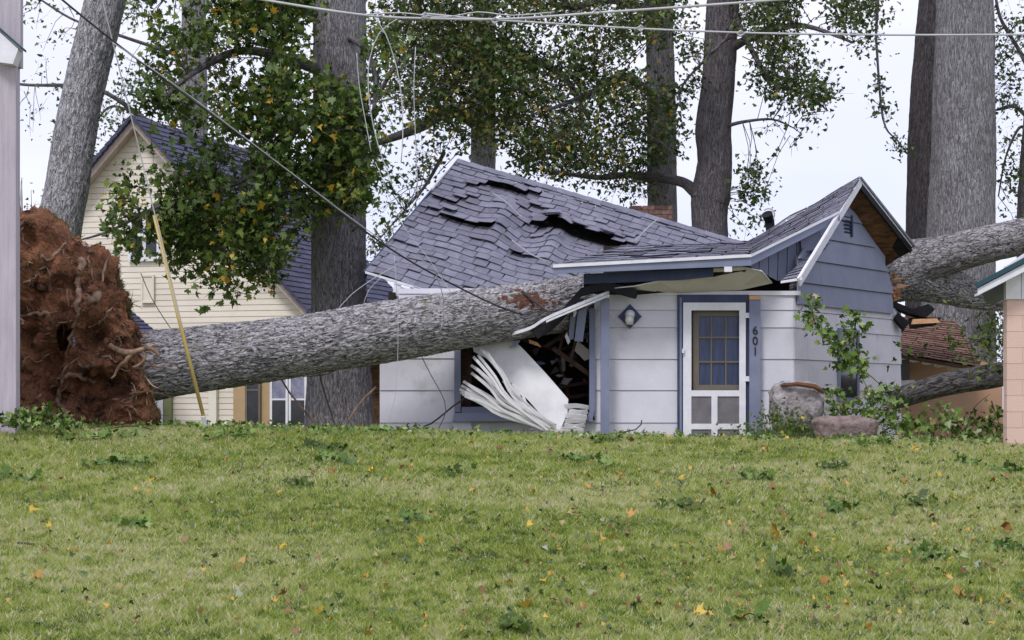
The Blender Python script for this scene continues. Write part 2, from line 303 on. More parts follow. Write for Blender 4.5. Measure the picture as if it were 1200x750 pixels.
# grass blades
def make_grass():
    V = []; T = []
    for (y0, y1, dens, hgt, wd) in ((12.2, 16, 5600, .027, .0052), (16, 20, 4400, .03, .006), (20, 28.2, 2800, .034, .0078)):
        hw = .26 * y1 + .4; n = int((y1 - y0) * 2 * hw * dens)
        x = rng.uniform(-hw, hw, n); y = rng.uniform(y0, y1, n); k = np.abs(x) < .25 * y + .5; x = x[k]; y = y[k]; n = len(x)
        z = gz(x, y)
        pn = fbm(np.stack([x * .9, y * .9, 0 * x], 1), 3, 11); p2 = fbm(np.stack([x * 5, y * 5, 0 * x], 1), 2, 31); p3 = fbm(np.stack([x * .45, y * .45, 0 * x + 7], 1), 3, 91)
        h = hgt * rng.uniform(.4, 1.7, n) * (.1 + 1.8 * p2)
        a = rng.uniform(0, 2 * math.pi, n); lean = rng.uniform(.2, 1.8, n); b = rng.uniform(0, 2 * math.pi, n)
        wx, wy = np.cos(a) * wd * rng.uniform(.6, 1.3, n), np.sin(a) * wd * rng.uniform(.6, 1.3, n)
        tip = np.stack([x + np.cos(b) * lean * h, y + np.sin(b) * lean * h, z + h], 1)
        V.append(np.stack([np.stack([x - wx, y - wy, z - .004], 1), np.stack([x + wx, y + wy, z - .004], 1), tip], 1))
        dry = np.clip((p3 - .5) * 4.5, 0, 1)
        cl = fbm(np.stack([x * 14, y * 9, 0 * x], 1), 2, 131)
        t = .14 + .24 * np.clip((pn - .3) * 2, 0, 1) + .5 * rng.random(n) ** 1.4 + 1.1 * (cl - .5) + .45 * (p2 - .5) - .04 + .22 * dry * rng.random(n)
        t = np.where(rng.random(n) < .09 + .25 * dry, rng.uniform(.75, 1, n), t)
        T.append(np.clip(t, 0, 1))
    V = np.concatenate(V).reshape(-1, 3); T = np.concatenate(T)
    o = link('grass', V, np.arange(len(V)).reshape(-1, 3), M['grass'], loc=(0, 20, 0), tint=T)
    tagp(o, 'short mown green grass with straw coloured patches', 'grass', kind='stuff')
make_grass()
# ------------------------------------------------------------------ trunks
def spline(pts, rs, step):
    P_ = [Vector(p) for p in pts]; n = len(P_); out = []; rr = []
    for i in range(n - 1):
        p0 = P_[max(i - 1, 0)]; p1 = P_[i]; p2 = P_[i + 1]; p3 = P_[min(i + 2, n - 1)]
        m = max(2, int((p2 - p1).length / step))
        for k in range(m):
            t = k / m; t2 = t * t; t3 = t2 * t
            out.append(.5 * ((2 * p1) + (p2 - p0) * t + (2 * p0 - 5 * p1 + 4 * p2 - p3) * t2 + (3 * p1 - p0 - 3 * p2 + p3) * t3)); rr.append(rs[i] + (rs[i + 1] - rs[i]) * t)
    out.append(P_[-1]); rr.append(rs[-1]); return out, rr
def trunk(pts, rs, step=.03, nseg=64, amp=.015, a=.05, b=.3, seed=0, lump=.06):
    c, rr = spline(pts, rs, step); m = len(c); c = np.array(c); rr = np.array(rr)
    t = np.gradient(c, axis=0); t /= np.linalg.norm(t, axis=1)[:, None]
    ref = np.zeros_like(c); r0 = np.array(Vector(t[0]).orthogonal().normalized())
    for i in range(m):
        r0 = r0 - t[i] * r0.dot(t[i]); r0 /= np.linalg.norm(r0); ref[i] = r0
    bn = np.cross(t, ref); s = np.concatenate([[0], np.cumsum(np.linalg.norm(np.diff(c, axis=0), axis=1))])
    th = np.linspace(0, 2 * math.pi, nseg, endpoint=False)
    ct, st = np.cos(th)[None, :, None], np.sin(th)[None, :, None]
    rest = np.stack([rr[:, None] * np.cos(th), rr[:, None] * np.sin(th), np.repeat(s[:, None], nseg, 1)], -1)
    rf = rest.reshape(-1, 3) + seed * 7.3
    q1 = rf / np.array([a, a, b]); wob = (vnoise(q1 * .5, seed + 3) - .5)[:, None] * np.array([1.6, 1.6, .5])
    d = amp * (1.6 * (1 - ridged(q1 + wob, seed)) * -1 + .6 * (1 - ridged(q1 * 2.1 + wob, seed + 9)) * -1) + amp
    lp = (fbm(rf * np.array([2.2, 2.2, .8]), 3, seed + 5) - .5) * 2 * lump
    R_ = (rr[:, None] * (1 + lp.reshape(m, nseg)) + d.reshape(m, nseg))[..., None]
    V = c[:, None, :] + (ref[:, None, :] * ct + bn[:, None, :] * st) * R_
    i0 = (np.arange(m - 1)[:, None] * nseg + np.arange(nseg)[None, :]); i1 = (np.arange(m - 1)[:, None] * nseg + (np.arange(nseg)[None, :] + 1) % nseg)
    f = np.stack([i0, i1, i1 + nseg, i0 + nseg], -1).reshape(-1, 4)
    V = V.reshape(-1, 3); 
    ce = len(V); V = np.concatenate([V, c[-1:], c[:1]]); rest = np.concatenate([rest.reshape(-1, 3), rest.reshape(-1, 3)[:2]])
    k = np.arange(nseg); e = (m - 1) * nseg
    caps = np.concatenate([np.stack([e + k, e + (k + 1) % nseg, 0 * k + ce, 0 * k + ce], 1)[:, :3], np.stack([(k + 1) % nseg, k, 0 * k + ce + 1], 1)])
    return V, f, caps, rest
def trunk_part(name, pts, rs, mat, parent, **k):
    V, f, caps, rest = trunk(pts, rs, **k)
    fl = f.tolist() + caps.tolist()
    return link(name, V, fl, mat, parent, rest=rest, smooth=True)
# leaves
LEAF = np.array([(0, 0), (.26, -.1), (.2, .1), (.5, .16), (.36, .32), (.46, .6), (.2, .5), (0, .95), (-.2, .5), (-.46, .6), (-.36, .32), (-.5, .16), (-.2, .1), (-.26, -.1)])
LEAF_S = np.array([(0, 0), (.4, -.02), (.3, .5), (.12, .45), (0, .95), (-.3, .5), (-.4, .1)])
def leaf_mesh(pos, size, shape, up=(0, -.35, .75), spread=1.0, r=rng, flat=False, fold=.35, crumple=.12):
    n = len(pos); nrm = r.normal(0, spread, (n, 3)) + np.array(up); nrm /= np.linalg.norm(nrm, axis=1)[:, None]
    g_ = r.normal(0, 1, (n, 3)) + (np.array([0, 0, -.9]) if not flat else 0); tx = g_ - nrm * np.sum(g_ * nrm, 1)[:, None]; tx /= np.linalg.norm(tx, axis=1)[:, None] + 1e-9
    ty = np.cross(nrm, tx); k = len(shape)
    s = (size if hasattr(size, '__len__') else r.uniform(.5, 1.3, n) * size)
    sx = shape[:, 0][None, :, None] * s[:, None, None]; sy = shape[:, 1][None, :, None] * s[:, None, None]
    cu = r.uniform(-.5, .5, n)[:, None, None]
    bend = (np.abs(shape[:, 0])[None, :, None] * fold + (shape[:, 1] ** 2)[None, :, None] * cu) * s[:, None, None]
    bend = bend + r.normal(0, crumple, bend.shape) * s[:, None, None]; sx = sx * r.uniform(.7, 1.15, (n, k))[..., None]
    V = pos[:, None, :] + tx[:, None, :] * sy + ty[:, None, :] * sx + nrm[:, None, :] * bend
    return V.reshape(-1, 3), np.arange(n * k).reshape(n, k)
def in_poly(x, y, poly):
    c = False; n = len(poly)
    for i in range(n):
        x1, y1 = poly[i]; x2, y2 = poly[(i + 1) % n]
        if (y1 > y) != (y2 > y) and x < (x2 - x1) * (y - y1) / (y2 - y1) + x1: c = not c
    return c
def clusters(poly, n, d0, d1, gap=0, seed=0, gs=45.):
    xs_ = [p[0] for p in poly]; ys_ = [p[1] for p in poly]; o = []; rr = random.Random(seed); tries = 0
    while len(o) < n and tries < n * 60:
        tries += 1; x = rr.uniform(min(xs_), max(xs_)); y = rr.uniform(min(ys_), max(ys_))
        if not in_poly(x, y, poly): continue
        if gap and fbm(np.array([[x / gs, y / gs, seed]]), 2, seed)[0] < gap: continue
        o.append(P(x, y, rr.uniform(d0, d1)))
    return o
def crown(parent, regs, limbs, mat, size=.1, shape=LEAF, yellow=.03, seed=1, twigr=.006, smat='twig'):
    """regs: (centres, leaves per cluster, radius)"""
    r = np.random.default_rng(seed); allp = []; tint = []; tw = MB(); ls = []
    for l in limbs:
        c, _ = spline(l[0], l[1], .15); ls += c
    for cs, nl, rad in regs:
        for c in cs:
            j = r.integers(nl // 2, nl * 3 // 2 + 1)
            ax = Vector(r.normal(0, 1, 3)); ax.z *= .45; ax.normalize()
            if ls:
                nr = min(ls, key=lambda q_: (q_ - c).length_squared); dv = (nr - c)
                L_ = min(dv.length, 1.1)
                if dv.length > .05:
                    e = c + dv.normalized() * L_; mid = (c + e) / 2 + Vector(r.normal(0, .07, 3)) + Vector((0, 0, .06))
                    ce = c - dv.normalized() * rad * .7 + Vector((0, 0, -.1))
                    tw.tube([e, mid, c, ce], [twigr * 1.6, twigr * 1.3, twigr, twigr * .4], 4, cap=False)
                    ax = (ax + -dv.normalized() * .8).normalized()
            for _ in range(2):
                q_ = c + Vector(r.normal(0, rad * .8, 3)); tw.tube([c, (c + q_) / 2 + Vector(r.normal(0, .03, 3)), q_], [twigr * .7, twigr * .5, twigr * .3], 3, cap=False)
            pp = np.array(c) + r.normal(0, 1, (j, 3)) * rad * .55 + np.array(ax) * r.uniform(-rad, rad, j)[:, None]
            allp.append(pp); base = r.uniform(.08, .72); t = np.clip(base + r.normal(0, .16, j), 0, .92)
            yel = r.random(j) < (yellow * (6 if r.random() < .12 else .5)); t = np.where(yel, r.uniform(.95, 1, j), t); tint.append(t)
    pos = np.concatenate(allp); tint = np.concatenate(tint)
    V, f = leaf_mesh(pos, size, shape, r=r)
    link('crown', V, f, mat, parent, tint=tint)
    o = part('twigs', tw, M[smat], parent); o['kind'] = 'stuff'
def branch_parts(limbs, mat, parent, seed=0):
    for i, l in enumerate(limbs):
        trunk_part('branch', l[0], l[1], mat, parent, step=.08, nseg=10, amp=.003, seed=seed + i)
# --- leaning tree at left
t = thing('leaning_tree', 'tall grey trunk leaning right behind the upturned root plate', 'tree', (P(62, 495, 32)))
trunk_part('trunk', [P(52, 500, 32), P(66, 300, 32), P(80, 210, 32), P(97, 110, 32), P(124, 0, 32), P(150, -110, 32)], [.36, .325, .315, .305, .3, .29], M['bark_lean'], t, nseg=110, amp=.011, a=.035, b=.13, seed=1, step=.025)
# --- left background tree with dark branch crossing
t = thing('bare_limbed_tree', 'thin far tree trunk above the cream house peak among leaves', 'tree', P(228, 495, 56))
trunk_part('trunk', [P(228, 500, 56), P(228, 150, 56), P(227, 0, 56), P(226, -120, 56)], [.39, .34, .31, .29], M['bark_broad'], t, nseg=48, amp=.01, a=.05, b=.3, seed=2, step=.06)
lb = [([P(225, 165, 56), P(170, 140, 55.5), P(140, 118, 55), P(110, 103, 55), P(75, 100, 55), P(20, 98, 55), P(-30, 80, 55)], [.09, .075, .06, .055, .045, .035, .03]),
      ([P(224, 70, 56), P(180, 55, 55.5), P(130, 38, 55), P(80, 20, 55), P(20, -20, 55)], [.06, .05, .04, .03, .02]),
      ([P(172, 140, 55.5), P(130, 125, 55.3), P(105, 160, 55.2), P(95, 200, 55)], [.04, .03, .02, .012])]
branch_parts(lb, M['bark_dark'], t, 20)
crown(t, [(clusters([(20, -20), (110, -20), (90, 40), (110, 80), (90, 170), (25, 175)], 24, 53, 56, .46, 3, 30), 10, .3),
          (clusters([(150, -40), (260, -40), (255, 140), (200, 140), (170, 120), (150, 60)], 75, 56.5, 58, .42, 4), 30, .42),
          (clusters([(95, 120), (150, 80), (160, 150), (120, 200), (95, 250), (85, 215)], 26, 53, 56, 0, 5), 20, .38)], lb, M['leafdark'], 0.115, LEAF_S, .02, 6)
# --- big tree (front)
t = thing('maple_tree', 'big grey trunk rising behind the fallen log beside the small house', 'tree', P(398, 500, 33))
trunk_part('trunk', [P(399, 520, 33), P(398, 490, 33), P(398, 440, 33), P(397, 360, 33), P(397, 200, 33), P(398, 90, 33), P(398, 0, 33), P(398, -150, 33)], [.58, .52, .485, .42, .405, .40, .395, .38], M['bark_grey'], t, nseg=140, amp=.014, a=.045, b=.2, seed=3, step=.025)
lb = [([P(395, 90, 33), P(340, 70, 32.5), P(280, 60, 32), P(220, 90, 31.5), P(180, 130, 31.3)], [.1, .08, .06, .04, .02]),
      ([P(395, 130, 33), P(350, 150, 32.4), P(310, 200, 32), P(280, 270, 31.6), P(265, 350, 31.5)], [.08, .06, .045, .03, .012]),
      ([P(310, 200, 32), P(250, 225, 31.6), P(190, 240, 31.3), P(130, 270, 31.2), P(90, 282, 31.1)], [.045, .035, .028, .02, .012]),
      ([P(400, 40, 33), P(430, 60, 32), P(440, 110, 31.7), P(425, 190, 31.5)], [.05, .04, .03, .012]),
      ([P(392, 20, 33), P(330, 5, 32.4), P(270, -10, 32), P(200, -10, 31.6)], [.08, .06, .045, .03])]
branch_parts(lb, M['bark_dark'], t, 30)
A1 = [(252, -40), (362, -40), (368, 60), (380, 90), (428, 110), (430, 215), (390, 235), (350, 262), (340, 300), (300, 315), (240, 310), (200, 280), (205, 225), (240, 190), (245, 130), (250, 60)]
A2 = [(135, 205), (215, 190), (330, 250), (325, 300), (300, 350), (268, 372), (245, 345), (190, 310), (160, 300), (130, 245)]
crown(t, [(clusters(A1, 190, 31, 33.6, .46, 7, 24), 34, .25), (clusters([(255, -30), (360, -30), (370, 160), (350, 230), (290, 270), (240, 180)], 34, 31, 32.6, 0, 77), 40, .27), (clusters([(165, -40), (255, -40), (250, 60), (215, 130), (170, 60)], 26, 31, 32.6, .45, 78, 20), 26, .22), (clusters([(160, 60), (225, 120), (240, 200), (215, 230), (185, 215)], 14, 31, 32, .3, 79, 20), 26, .22), (clusters(A2, 62, 31, 31.9, .36, 8, 24), 32, .22),
          (clusters([(350, 60), (395, 110), (440, 105), (455, 190), (420, 240), (372, 200)], 34, 31.3, 32.4, .3, 9, 30), 36, .25),
          (clusters([(425, 20), (445, 0), (470, 90), (435, 120)], 7, 31.3, 32.2, 0, 10), 28, .25),
          (clusters([(95, 225), (150, 250), (200, 300), (120, 280)], 7, 31, 31.4, 0, 12), 14, .2)], lb, M['leaf'], .116, LEAF, .03, 7)
# --- trees behind house
def back_tree(name, label, path, rs, mat, limbs, regs, seed, d, amp=.012, lm='leafdark', size=.085, y=.03, nseg=56):
    t = thing(name, label, 'tree', P(path[0][0], 495, d), 'tall trees standing behind the houses')
    trunk_part('trunk', [P(px, py, d) for px, py in path], rs, mat, t, nseg=nseg, amp=amp, a=.055, b=.28, seed=seed, step=.045)
    if limbs: branch_parts(limbs, M['bark_dark'], t, seed * 10)
    if regs: crown(t, regs, limbs or [([P(px, py, d) for px, py in path], rs)], M[lm], size, LEAF_S, y, seed)
    return t
lb = [([P(566, 150, 44), P(530, 130, 43), P(490, 150, 42), P(450, 165, 41.5), P(432, 170, 41)], [.16, .14, .1, .07, .04]),
      ([P(568, 60, 44), P(520, 50, 42), P(470, 70, 40), P(440, 120, 39)], [.1, .08, .05, .03]),
      ([P(570, 90, 44), P(620, 70, 42), P(660, 90, 41), P(690, 140, 40)], [.1, .08, .05, .03]),
      ([P(520, 180, 42), P(500, 215, 41.5), P(480, 240, 41), P(440, 285, 41)], [.04, .03, .02, .012])]
back_tree('forest_tree', 'thin trunk mostly hidden by leaves above the roof peak', [(566, 500), (566, 200), (567, 60), (569, -120)], [.27, .25, .24, .22], M['bark_grey'], lb,
    [(clusters([(430, -50), (600, -50), (620, 195), (560, 185), (535, 165), (470, 160), (430, 110)], 250, 38, 42, .33, 13), 46, .34),
     (clusters([(430, 165), (530, 165), (500, 215), (450, 300), (432, 320), (430, 200)], 34, 40, 42.5, .42, 14, 25), 16, .26)], 14, 44, size=.1, y=.05)
lb = [([P(776, 120, 42), P(730, 90, 41), P(690, 110, 40), P(640, 130, 39.5)], [.1, .08, .05, .03]),
      ([P(774, 20, 42), P(720, 0, 41), P(670, 10, 40)], [.1, .08, .05]),
      ([P(776, 215, 42), P(740, 205, 41.5), P(700, 208, 41), P(640, 200, 40.5)], [.09, .07, .05, .03])]
back_tree('forest_tree', 'straight mid-grey trunk left of the brick chimney top', [(776, 500), (776, 250), (775, 120), (772, 0), (770, -120)], [.32, .29, .28, .26, .25], M['bark_grey'], lb,
    [(clusters([(590, -50), (790, -50), (800, 60), (790, 175), (740, 195), (600, 190)], 230, 38, 42.5, .35, 15), 46, .34),
     (clusters([(640, 150), (780, 150), (760, 225), (690, 215), (640, 200)], 55, 40.5, 44, .38, 16, 25), 24, .3)], 15, 42, size=.1, y=.05)
lb = [([P(835, 240, 40), P(815, 225, 40.5), P(795, 212, 41), P(740, 205, 42)], [.12, .12, .1, .07]),
      ([P(850, 60, 40), P(890, 40, 39.5), P(940, 30, 39), P(1000, 50, 38.5)], [.1, .07, .05, .02]),
      ([P(845, 150, 40), P(870, 143, 39.6), P(905, 140, 39.2), P(930, 150, 39)], [.04, .03, .02, .01]),
      ([P(852, 0, 40), P(900, 90, 39), P(945, 110, 38.6), P(970, 130, 38.4)], [.06, .04, .025, .012]),
      ([P(862, 20, 40), P(850, 45, 39), P(800, 100, 39), P(800, 130, 39)], [.05, .03, .02, .01]),
      ([P(855, -40, 40), P(950, -60, 39), P(1022, -30, 38.5), P(1027, 50, 38.5), P(1035, 140, 38.5), P(1052, 165, 38.5), P(1068, 185, 38.5)], [.08, .05, .03, .022, .018, .012, .008])]
back_tree('forest_tree', 'brown trunk bulging low down right of the chimney', [(838, 500), (832, 270), (833, 230), (838, 190), (836, 150), (842, 90), (847, 0), (852, -120)], [.36, .33, .37, .32, .33, .30, .30, .29], M['bark_dark'], lb,
    [(clusters([(862, -50), (1030, -50), (1025, 60), (1000, 90), (960, 120), (900, 110), (862, 90)], 170, 37.5, 41, .43, 17, 38), 30, .3),
     (clusters([(880, 100), (980, 80), (970, 130), (930, 180), (900, 150)], 12, 38, 40, 0, 18), 12, .26),
     (clusters([(865, 190), (895, 200), (905, 240), (880, 275), (862, 275)], 16, 39, 40, 0, 19), 26, .24),
     (clusters([(1022, 90), (1036, 100), (1045, 150), (1070, 170), (1068, 185), (1040, 165)], 11, 38.4, 38.7, 0, 20), 12, .18),
     (clusters([(793, 50), (820, 40), (822, 110), (800, 140), (795, 120)], 12, 38.6, 39.4, 0, 21), 20, .25)], 16, 40, size=.095, y=.01)
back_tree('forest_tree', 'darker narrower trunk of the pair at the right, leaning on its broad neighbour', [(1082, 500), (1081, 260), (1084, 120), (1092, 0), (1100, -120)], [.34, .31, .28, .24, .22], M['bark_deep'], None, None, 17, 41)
back_tree('forest_tree', 'broad pale grey trunk behind the fork of the fallen log', [(1122, 500), (1122, 400), (1126, 260), (1130, 100), (1131, 0), (1132, -120)], [.72, .66, .59, .54, .51, .5], M['bark_broad'], None, None, 18, 38.5, nseg=110, amp=.016)
lb = [([P(1215, 100, 40), P(1195, 60, 40), P(1172, 20, 40), P(1165, -20, 40)], [.06, .04, .03, .02]),
      ([P(1215, 150, 40), P(1190, 125, 40), P(1172, 128, 40), P(1164, 130, 40)], [.05, .035, .025, .012]),
      ([P(1215, 230, 40), P(1200, 150, 40), P(1180, 180, 40), P(1170, 230, 40)], [.04, .03, .02, .012])]
back_tree('forest_tree', 'dark leafy tree at the far right edge, trunk mostly out of frame', [(1216, 500), (1214, 260), (1222, 100), (1230, -100)], [.38, .34, .3, .28], M['bark_dark'], lb,
    [(clusters([(1165, -40), (1250, -40), (1250, 260), (1178, 262), (1166, 150)], 62, 39, 41, .43, 22, 28), 24, .3),
     (clusters([(1150, 360), (1185, 365), (1185, 420), (1160, 420)], 12, 37, 38, 0, 23), 22, .25)], 19, 40, size=.09, y=0)
t = thing('bush', 'reddish shrub top showing behind the upturned roots at left', 'bush', P(20, 495, 36))
br = []
for k in range(26):
    px = random.uniform(-10, 60); br.append(([P(20 + (px - 20) * .3, 480, 36), P(px, 330, 36), P(px + random.uniform(-8, 8), random.uniform(205, 260), 36 + random.uniform(-.3, .3))], [.02, .012, .004]))
tw = MB()
for l in br: tw.tube(*spline(l[0], l[1], .2), 4)
part('stem', tw, M['twig'], t)
cs = clusters([(-10, 244), (60, 240), (60, 330), (-10, 330)], 30, 35.7, 36.3, 0, 3); pos = np.concatenate([np.array(c) + rng.normal(0, .14, (22, 3)) for c in cs])
V, f = leaf_mesh(pos, .06, LEAF_S); link('foliage', V, f, M['leafb'], t, tint=rng.random(len(pos)))
# ------------------------------------------------------------------ siding helper
def boards(mb, O, ds, nrm, rng_fn, zs, lap=.016, gap=.007, joints=None, seed=0, z0c=None, z1c=None, th=.006):
    """zs: list of course lines ascending. rng_fn(z)->(s0,s1)"""
    O, ds, nrm = Vector(O), Vector(ds).normalized(), Vector(nrm).normalized(); rr = random.Random(seed)
    for a, b in zip(zs[:-1], zs[1:]):
        za, zb = a + gap, b
        s0a, s1a = rng_fn(za); s0b, s1b = rng_fn(zb - 1e-4)
        if s1a - s0a < .02 and s1b - s0b < .02: continue
        cuts = [0, 1]
        if joints: cuts = sorted([0, 1] + [rr.uniform(.1, .9) for _ in range(joints)])
        for c0, c1 in zip(cuts[:-1], cuts[1:]):
            if (c1 - c0) * max(s1a - s0a, s1b - s0b) < .06: continue
            e = .002; A = s0a + (s1a - s0a) * c0 + e; B = s0a + (s1a - s0a) * c1 - e; C = s0b + (s1b - s0b) * c0 + e; D = s0b + (s1b - s0b) * c1 - e
            def q_(s, z, o): return O + ds * s + Vector((0, 0, z)) + nrm * o
            v = [q_(A, za, lap), q_(B, za, lap), q_(D, zb, .004), q_(C, zb, .004), q_(A, za, 0), q_(B, za, 0), q_(D, zb, -.004), q_(C, zb, -.004)]
            mb.add(v, [(0, 1, 2, 3), (7, 6, 5, 4), (0, 4, 5, 1), (3, 2, 6, 7), (0, 3, 7, 4), (1, 5, 6, 2)], rr.random())
def lines(step, z0, z1):
    n = max(1, round((z1 - z0) / step)); return [z0 + (z1 - z0) * i / n for i in range(n + 1)]
# ------------------------------------------------------------------ cream house (left, behind)
ch = thing('cream_house', 'cream clapboard house with dark blue gable roof behind the leaves at left', 'house', (-8, 46, 0))
GR = P(362, 367, 45); dS = Vector((-.96, .275, 0)); dS.normalize(); dB = Vector((.275, .96, 0)).normalized(); nF = -dB
W = 8.0; ez = GR.z; pz = 6.75; hw_ = W / 2
def gab(z):
    if z <= ez: return (0, W)
    k = (z - ez) / (pz - ez); return (hw_ * k, W - hw_ * k)
mb = MB(); O = Vector((GR.x, GR.y, 0)) + dB * .25
boards(mb, O, dS, nF, gab, lines(.125, -.2, pz), lap=.014, gap=.006)
bk = MB(); bk.slab([O + dB * .03 + dS * s + Vector((0, 0, z)) for s, z in ((0, -.2), (W, -.2), (W, ez), (hw_, pz), (0, ez))], dB * .1)
bk.slab([O + dB * .15 + Vector((0, 0, -.2)), O + dB * 8 + Vector((0, 0, -.2)), O + dB * 8 + Vector((0, 0, ez)), O + dB * .15 + Vector((0, 0, ez))], dS * .12)
wl = part('wall', mb, M['yellow_siding'], ch); part('wall', bk, M['yellow_siding'], ch)
rf = MB()
def roof_pt(s, v, k): # s side -1 right / 1 left; v 0 ridge..1.06 eave; k along depth
    base = Vector((GR.x, GR.y, 0)) + dS * hw_ + dB * k
    return base + dS * (hw_ * v * s) + Vector((0, 0, pz + .14 + (ez - pz) * v))
for s in (-1, 1):
    nr = (roof_pt(s, 1, 0) - roof_pt(s, 0, 0)).cross(dB * 1.0); nr = nr if nr.z > 0 else -nr; nr.normalize()
    for j in range(34):
        v0, v1 = j / 34 * 1.05, (j + 1) / 34 * 1.05
        k = -.24
        while k < 7.6:
            w_ = .5 + random.random() * .3
            rf.slab([roof_pt(s, v0, k) , roof_pt(s, v0, min(k + w_, 7.6)), roof_pt(s, v1, min(k + w_, 7.6)) + nr * .02, roof_pt(s, v1, k) + nr * .02], nr * -.07, random.random()); k += w_ + .004
rfo = part('roof', rf, M['slate'], ch)
tr = MB()
for s, vv in ((-1, 1.04), (1, 1.04)):
    nr = Vector((0, 0, -1)); tr.slab([roof_pt(s, 0, -.12), roof_pt(s, vv, -.12), roof_pt(s, vv, -.12) + nr * .26, roof_pt(s, 0, -.12) + nr * .26], dB * .06)
part('rake_board', tr, M['pinktrim'], ch)
sf = MB()
for s in (-1, 1): sf.slab([roof_pt(s, 0, -.06) + Vector((0, 0, -.2)), roof_pt(s, 1.03, -.06) + Vector((0, 0, -.2)), roof_pt(s, 1.03, .3) + Vector((0, 0, -.2)), roof_pt(s, 0, .3) + Vector((0, 0, -.2))], (0, 0, .02))
part('soffit', sf, M['pinktrim'], ch)
def gp(s, z, o=0): return O + dS * s + Vector((0, 0, z)) + nF * o
def spx(px):       # s on gable wall under pixel column
    k = (px - 600) / F; return (k * O.y - O.x) / (dS.x - k * dS.y)
def zpy(s, py): return CZ + (HY - py) / F * (O.y + dS.y * s)
def frame_window(parent, name, gpf, s0, s1, z0, z1, fw, fmat, gmat, mull=(), bars=(), depth=.05):
    m_ = MB()
    a, b = min(s0, s1), max(s0, s1)
    for (A, B, C, D) in ((a, b, z1 - fw, z1), (a, b, z0, z0 + fw), (a, a + fw, z0 + fw, z1 - fw), (b - fw, b, z0 + fw, z1 - fw)):
        m_.slab([gpf(A, C, depth), gpf(B, C, depth), gpf(B, D, depth), gpf(A, D, depth)], (gpf(0, 0, 0) - gpf(0, 0, depth)))
    for q_ in mull: m_.slab([gpf(q_ - fw * .4, z0 + fw, depth), gpf(q_ + fw * .4, z0 + fw, depth), gpf(q_ + fw * .4, z1 - fw, depth), gpf(q_ - fw * .4, z1 - fw, depth)], (gpf(0, 0, 0) - gpf(0, 0, depth)))
    for q_ in bars: m_.slab([gpf(a + fw, q_ - fw * .35, depth * .9), gpf(b - fw, q_ - fw * .35, depth * .9), gpf(b - fw, q_ + fw * .35, depth * .9), gpf(a + fw, q_ + fw * .35, depth * .9)], (gpf(0, 0, 0) - gpf(0, 0, depth * .8)))
    fo = part(name, m_, fmat, parent)
    g_ = MB(); g_.slab([gpf(a + fw * .5, z0 + fw * .5, .03), gpf(b - fw * .5, z0 + fw * .5, .03), gpf(b - fw * .5, z1 - fw * .5, .03), gpf(a + fw * .5, z1 - fw * .5, .03)], (gpf(0, 0, 0) - gpf(0, 0, .01)))
    part('pane', g_, gmat, fo); return fo
# ground-floor porch zone: recess walls tan, door, windows
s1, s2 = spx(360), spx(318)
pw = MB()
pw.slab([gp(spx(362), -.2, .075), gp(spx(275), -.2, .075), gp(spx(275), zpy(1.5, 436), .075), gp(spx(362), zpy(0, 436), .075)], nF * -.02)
part('porch_wall', pw, M['tan'], ch, label='tan wall round the ground floor windows')
def gp2(s, z, o=0): return gp(s, z, .085 + o)
frame_window(ch, 'window', gp2, spx(362), spx(341), zpy(.3, 501), zpy(.3, 436), .05, M['whitepaint'], M['lace'], (), (zpy(.3, 468),))
frame_window(ch, 'window', gp2, spx(340), spx(319), zpy(.7, 501), zpy(.7, 436), .05, M['whitepaint'], M['lace'], (), (zpy(.7, 468),))
for a_, b_ in ((361, 342), (339, 320)):
    m_ = MB(); m_.slab([gp2(spx(a_ - 1.5), zpy(.5, 498), .045), gp2(spx(b_ + 1.5), zpy(.5, 498), .045), gp2(spx(b_ + 1.5), zpy(.5, 470), .045), gp2(spx(a_ - 1.5), zpy(.5, 470), .045)], nF * -.006)
    part('pane', m_, M['darkglass'], ch, label='dark lower window pane')
frame_window(ch, 'door', gp2, spx(308), spx(290), -.1, zpy(1.2, 440), .05, M['brown'], M['darkglass'], (), (zpy(1.2, 457),))
m_ = MB(); m_.slab([gp(spx(247), -.2, .12), gp(spx(256), -.2, .12), gp(spx(256), 1.5, .12), gp(spx(247), 1.5, .12)], nF * -.1); part('corner_post', m_, M['cream'], ch)
frame_window(ch, 'door', lambda s, z, o=0: gp(s, z, .04 + o), spx(193), spx(176), -.1, zpy(3, 460), .12, M['whitepaint'], M['whitepaint'])
m_ = MB(); m_.slab([gp(spx(194), -.2, .1), gp(spx(203), -.2, .1), gp(spx(203), 1.5, .1), gp(spx(194), 1.5, .1)], nF * -.08); part('downspout', m_, material('olive_trim', (.2, .22, .1), (.25, .27, .13), 3), ch)
frame_window(ch, 'window', lambda s, z, o=0: gp(s, z, .04 + o), spx(190), spx(152), zpy(3.5, 306), zpy(3.5, 244), .09, M['whitepaint'], M['darkglass'], (spx(171),), (zpy(3.5, 275),))
frame_window(ch, 'attic_panel', lambda s, z, o=0: gp(s, z, .03 + o), spx(182), spx(167), zpy(3.5, 355), zpy(3.5, 322), .04, M['yellow_siding'], M['yellow_siding'])
# small lean-to roof at its left foot
m_ = MB()
for j in range(11):
    v0, v1 = j / 11, (j + 1) / 11
    def lt(u, v): return P((90 + 60 * u) + (64 * u - 10) * v, 361 + 45 * v, 44.9 - 1.6 * v)
    x = 0
    while x < 1:
        w_ = random.uniform(.12, .2); e_ = min(x + w_, 1)
        m_.slab([lt(x, v0), lt(e_ - .004, v0), lt(e_ - .004, v1) + Vector((0, -.02, .025)), lt(x, v1) + Vector((0, -.02, .025))], (0, .02, -.04), random.random()); x = e_
part('lean_to_roof', m_, M['slate'], ch)
